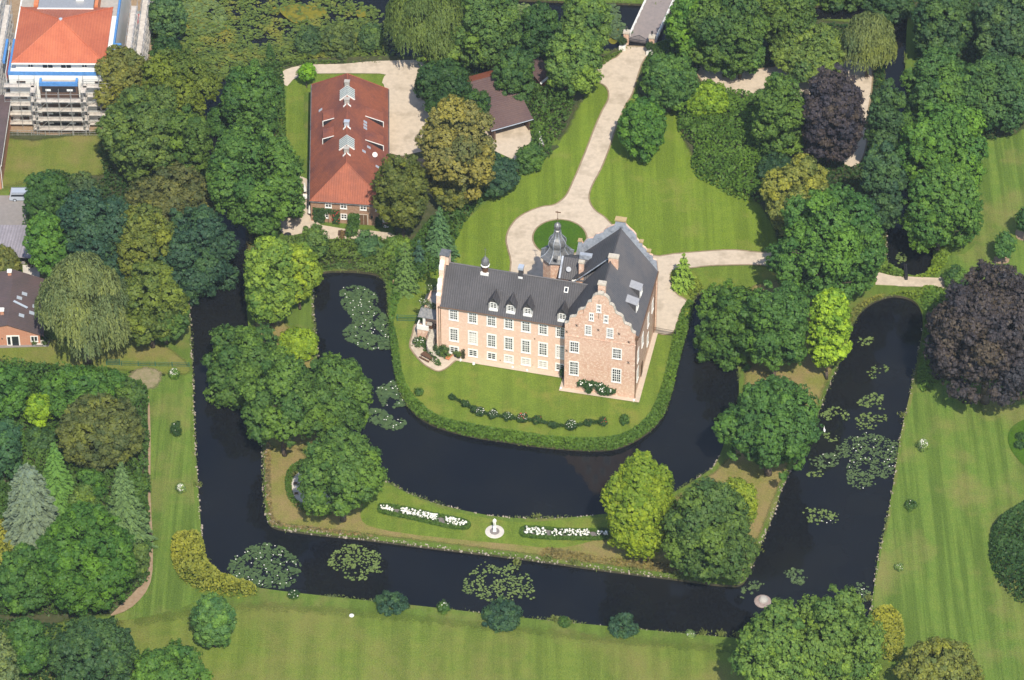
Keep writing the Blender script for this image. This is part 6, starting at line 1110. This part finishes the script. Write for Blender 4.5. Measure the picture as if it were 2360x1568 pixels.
# ---------------- trees (crown box in the photo, kind, colour, label) ----------------
TREES=[
# top left
('dense',345,-30,437,105,(.055,.10,.045),'grey green tree between the building site and the choked pond'),
('round',352,85,425,190,'dg','dark small tree just below the grey green one at the pond corner'),
('oak',225,105,372,275,(.11,.115,.032),'thin olive brown tree in front of the scaffolded house'),
('oak',330,108,505,300,(.085,.115,.022),'broad yellowish green tree at the near shore of the choked pond'),
('oak',235,195,440,420,(.065,.10,.028),'large mid green tree right of the scaffold, above the meadow'),
('oak',380,240,490,425,(.058,.10,.022),'dark green tree touching the narrow channel, below the yellowish one'),
('round',512,138,660,320,(.048,.10,.026),'dark green tree left of the barn lawn'),
('oak',478,285,715,555,(.055,.108,.024),'very large fresh green tree at the left front corner of the barn'),
('oak',290,395,520,545,'br','wide brownish flowering tree above the blue green group'),
('round',62,390,170,520,(.035,.078,.024),'dark tree beside the parked silver car'),
('round',72,480,165,655,(.055,.12,.024),'bright green tree beside the carport roof'),
('round',160,400,240,500,(.05,.08,.04),'dull green small tree at the lower end of the meadow'),
('oak',130,432,335,640,'blu','left one of the two large blue green trees, above the willow'),
('oak',345,465,548,725,'blu','right one of the two large blue green trees, overhanging the moat'),
('round',215,590,300,730,'blu','blue green tree half hidden behind the willow top'),
('oak',270,468,415,660,(.095,.115,.026),'olive green tree with drooping sprays between the two blue green trees'),
('oak',272,600,432,800,(.085,.115,.026),'lower olive green tree right of the willow'),
('round',325,660,445,790,(.055,.10,.028),'mid green tree at the moat bank right of the willow'),
('willow',105,585,302,845,'wi','large pale weeping willow beside the bungalow'),
('dense',-30,565,52,655,(.10,.11,.035),'rounded olive tree at the left edge above the bungalow'),
('round',480,240,540,330,(.04,.09,.025),'small dark tree over the narrow channel'),
# inner left
('dense',568,532,690,765,(.115,.175,.032),'tall light green lime tree on the left island arm'),
('round',640,560,742,705,(.135,.185,.024),'yellow green tree leaning over the inner moat'),
('round',570,610,665,755,(.08,.14,.028),'mid green lower tree tucked left of the tall lime tree'),
('oak',474,742,665,962,'oak','large oak overhanging the left outer moat'),
('dense',640,754,738,832,'lg','small bright yellow green tree between the island oaks'),
('oak',570,818,742,1050,'oak','wide island oak below the yellow green tree'),
('oak',655,820,868,1025,'oak','island oak reaching over the lilies of the inner moat'),
('oak',692,985,890,1208,'oak','round island oak beside the white gravel seat place'),
# barn surroundings
('dense',680,55,745,138,(.05,.088,.04),'left one of the three small trees behind the barn'),
('dense',742,46,822,146,(.07,.10,.04),'middle and palest of the three small trees behind the barn'),
('dense',826,52,885,125,(.055,.095,.04),'right one of the three small trees behind the barn'),
('round',689,146,726,190,(.10,.20,.018),'small fresh green tree on the barn lawn corner'),
('cone',612,102,632,145,'dg','slim dark conifer left of the three small trees'),
('willow',895,-60,1075,150,(.080,.115,.034),'large light green drooping beech at the top of the picture'),
('oak',940,20,1110,160,(.075,.12,.03),'mid green tree in front of the drooping beech'),
('oak',1040,-30,1200,165,(.06,.105,.03),'broad darker tree right of the drooping beech'),
('round',1190,0,1292,150,(.035,.075,.024),'dark tree left of the two silvery trees by the bridge'),
('round',1285,-30,1412,125,(.075,.125,.035),'rear silvery green tree by the canal near the bridge'),
('round',1252,65,1388,230,(.085,.14,.035),'front silvery green tree beside the drive entrance'),
('oak',958,135,1088,282,'dg','dark tree at the edge of the barn gravel yard'),
('round',1140,105,1232,240,(.045,.09,.028),'dark green tree leaning over the brown outbuilding roof'),
('round',1060,205,1130,290,'dg','small dark tree between golden tree and outbuilding'),
('oak',968,215,1145,480,'yo','large golden brown tree in the middle of the picture top'),
('round',985,380,1110,480,(.10,.11,.03),'olive brown tree at the foot of the golden tree'),
('oak',864,350,990,545,(.075,.09,.022),'olive green tree hiding the right front of the barn'),
('round',1096,352,1196,450,'blu','dark blue green round shrub tree below the outbuilding'),
('shrub',1192,335,1250,400,(.05,.10,.028),'shrub at the left of the flagpole'),
('cone',972,475,1056,600,(.05,.10,.05),'blue green conifer left of the curved lawn'),
('cone',905,560,965,670,(.07,.12,.04),'light conifer in the shrubs above the inner moat'),
('conshrub',948,555,985,620,(.035,.075,.06),'small blue spruce between the two conifers'),
('round',690,515,760,600,(.08,.13,.035),'bushy tree before the barn forecourt'),
('shrub',815,535,880,590,(.05,.10,.045),'blue green shrub at the forecourt edge'),
('shrub',880,545,950,600,(.075,.125,.028),'green shrub right of the blue green one below the barn'),
('shrub',925,610,960,660,(.06,.11,.04),'round shrub above the tree stakes'),
('shrub',655,440,700,505,(.05,.11,.022),'loose bush on the barn patio'),
# upper right
('round',1474,118,1606,255,(.055,.11,.030),'full round green tree right of the entrance drive'),
('round',1533,-20,1650,150,(.07,.14,.024),'bright green tree right of the white bridge'),
('oak',1580,-40,1760,175,(.055,.10,.028),'large tree at the top behind the gravel court'),
('round',1640,60,1765,180,(.05,.10,.03),'tree shading the rear of the gravel court'),
('dense',1418,215,1537,378,(.052,.115,.022),'evenly egg shaped dark green tree on the lawn by the drive'),
('round',1575,190,1682,268,(.12,.19,.022),'light green low tree at the front of the gravel court'),
('oak',1745,-40,1870,130,(.06,.10,.026),'broad tree at the top right of the gravel court'),
('round',1765,60,1960,185,(.085,.125,.034),'paler green tree left of the drooping willow'),
('willow',1938,25,2056,175,(.10,.125,.05),'dull green weeping willow at the corner of the gravel court'),
('oak',1728,165,1858,365,(.065,.115,.026),'mid green tree left of the purple beech'),
('dense',1828,142,1988,400,'pu','dark purple copper beech beside the gravel court'),
('dense',1745,350,1828,440,(.025,.055,.026),'very dark yew at the end of the shrub mass'),
('oak',1745,358,1920,545,(.135,.145,.038),'golden green tree above the big dark green tree'),
('oak',1768,425,2022,720,(.060,.128,.030),'very large green tree at the right end of the drive'),
('round',1880,480,2025,690,(.045,.10,.03),'dark green tree merging with the very large one on its right'),
('oak',1985,180,2075,400,(.040,.078,.032),'tall dark fir left of the dark pond, upper one'),
('round',1968,320,2070,565,(.034,.070,.036),'tall dark fir left of the dark pond, lower one'),
('round',1752,-75,1890,42,(.055,.10,.03),'tree on the far canal bank above the paler green tree'),
('round',1880,-85,2000,32,(.05,.09,.03),'tree on the far canal bank above the weeping willow'),
('oak',1985,-70,2100,60,(.04,.08,.034),'tree over the canal corner at the top right'),
('round',2030,250,2100,370,(.045,.095,.03),'tree overhanging the narrow dark canal'),
('oak',2085,-40,2240,140,(.045,.085,.035),'large dark tree at the top right corner, first from the pond'),
('oak',2220,-40,2400,170,(.045,.080,.038),'large dark tree in the very top right corner'),
('oak',2075,110,2250,310,(.050,.10,.030),'broad tree on the right bank of the dark pond'),
('oak',2200,120,2390,300,(.045,.09,.034),'tall tree at the right edge above the meadow'),
('oak',2060,225,2262,470,(.060,.125,.026),'fresh green tree in the right grove, upper one'),
('oak',2062,375,2250,590,(.060,.12,.026),'fresh green tree in the right grove, overhanging the pond'),
('round',1655,560,1660,566,'mid','') if 0 else ('cone',1543,583,1602,665,(.12,.19,.035),'light green conifer in the gravel loop right of the manor'),
('round',1590,645,1775,880,(.055,.11,.024),'upper island oak right of the inner moat, nearer the water'),
('oak',1700,640,1862,870,(.050,.105,.026),'upper island oak behind the lime green column tree'),
('oak',1645,860,1895,1112,(.045,.100,.028),'big dark island oak between the two moat arms on the right'),
('dense',1853,648,1955,878,(.165,.25,.024),'tall bright lime green columnar tree by the right moat'),
('oak',2118,608,2420,945,(.044,.036,.047),'huge purple copper beech on the right lawn'),
('round',2288,538,2332,598,(.045,.10,.03),'young staked tree on the dry lawn, upper right'),
('round',2340,475,2380,545,(.04,.09,.03),'small tree cut by the right edge above the soil ring'),
('shrub',2172,614,2232,672,(.055,.105,.03),'bush beside the path at the purple beech'),
('shrub',1988,530,2030,570,(.16,.18,.04),'yellowish bush left of the dark pond'),
# lower right
('flame',1380,1045,1562,1282,(.145,.195,.018),'bright lime green upright tree on the island front'),
('oak',1528,1108,1732,1375,(.062,.105,.030),'dark full tree at the island point'),
('round',1660,1100,1742,1215,(.145,.19,.024),'yellow green tree peeping out behind the island point tree'),
('oak',1680,1392,1900,1640,(.085,.14,.032),'large light green tree at the bottom right, its left neighbour by the duck island'),
('oak',1810,1350,2028,1620,(.09,.145,.034),'large light green tree at the bottom right moat corner beside the yellow bush'),
('round',2050,1475,2265,1640,(.11,.125,.035),'olive tree at the bottom right of the lawn'),
('ball',2342,998,2358,1014,'dg','upper clipped ball in the round rose bed at the right edge'),
('ball',2339,1018,2357,1036,'dg','lower clipped ball in the round rose bed at the right edge'),
# lower left garden
('dense',445,1365,545,1500,(.065,.13,.040),'small egg shaped tree alone on the front lawn'),
('dense',130,900,348,1092,(.070,.085,.030),'huge dome shaped dark olive maple'),
('round',65,905,122,985,(.13,.21,.02),'small bright green tree left of the olive dome'),
('round',-30,840,75,970,(.045,.105,.024),'green shrub tree at the left edge below the dry lawn'),
('round',90,860,270,960,(.045,.10,.022),'wide leafy shrub tree above the olive dome'),
('oak',-40,960,60,1110,(.034,.08,.040),'dark bluish tree at the left edge above the silver cedar'),
('cedar',5,1058,158,1275,'gb','broad silver blue cedar in the lower left garden'),
('cone',88,1018,190,1180,(.06,.125,.032),'soft green twin topped cypress behind the silver cedar'),
('cone',232,1062,358,1262,(.065,.11,.052),'pale drooping cedar with a bare leader beside the lawn'),
('dense',85,1155,332,1428,(.048,.108,.018),'broad dark green hornbeam dome at the garden corner'),
('dense',0,1250,130,1425,(.042,.092,.022),'dark green shrub dome left of the hornbeam'),
('dense',118,1412,330,1620,(.034,.070,.028),'large dark yew tree at the bottom left'),
('round',20,1425,120,1560,(.038,.085,.022),'dark green tree left of the large bottom yew'),
('round',-40,1445,50,1620,(.09,.12,.055),'grey green tree in the bottom left corner'),
('oak',285,1485,492,1650,(.055,.115,.024),'fresh green tree at the bottom edge right of the dark yew'),
('round',230,860,290,900,(.05,.11,.022),'low green shrub tree next to the lilac bush'),
('shrub',10,985,62,1045,(.06,.12,.03),'round mid green shrub between olive dome and left edge'),
('shrub',60,985,125,1050,(.04,.08,.03),'dark shrub below the small bright green tree'),
('shrub',270,880,330,935,(.055,.10,.03),'loose green shrub beside the lilac flowering bush'),
('shrub',185,1080,245,1160,(.05,.11,.022),'green shrub between olive dome and pale drooping cedar'),
('shrub',160,1120,225,1200,(.075,.12,.03),'yellowish green shrub right of the silver cedar'),
('shrub',20,868,80,915,(.075,.13,.03),'light shrub on the upper garden edge left of the bright tree'),
('shrub',300,1090,342,1150,(.06,.11,.024),'small shrub at the lawn edge above the drooping cedar'),
('shrub',300,1250,345,1330,(.07,.11,.03),'loose shrub at the brown soil edge'),
]
for k,T_ in enumerate(TREES): tree(*T_)
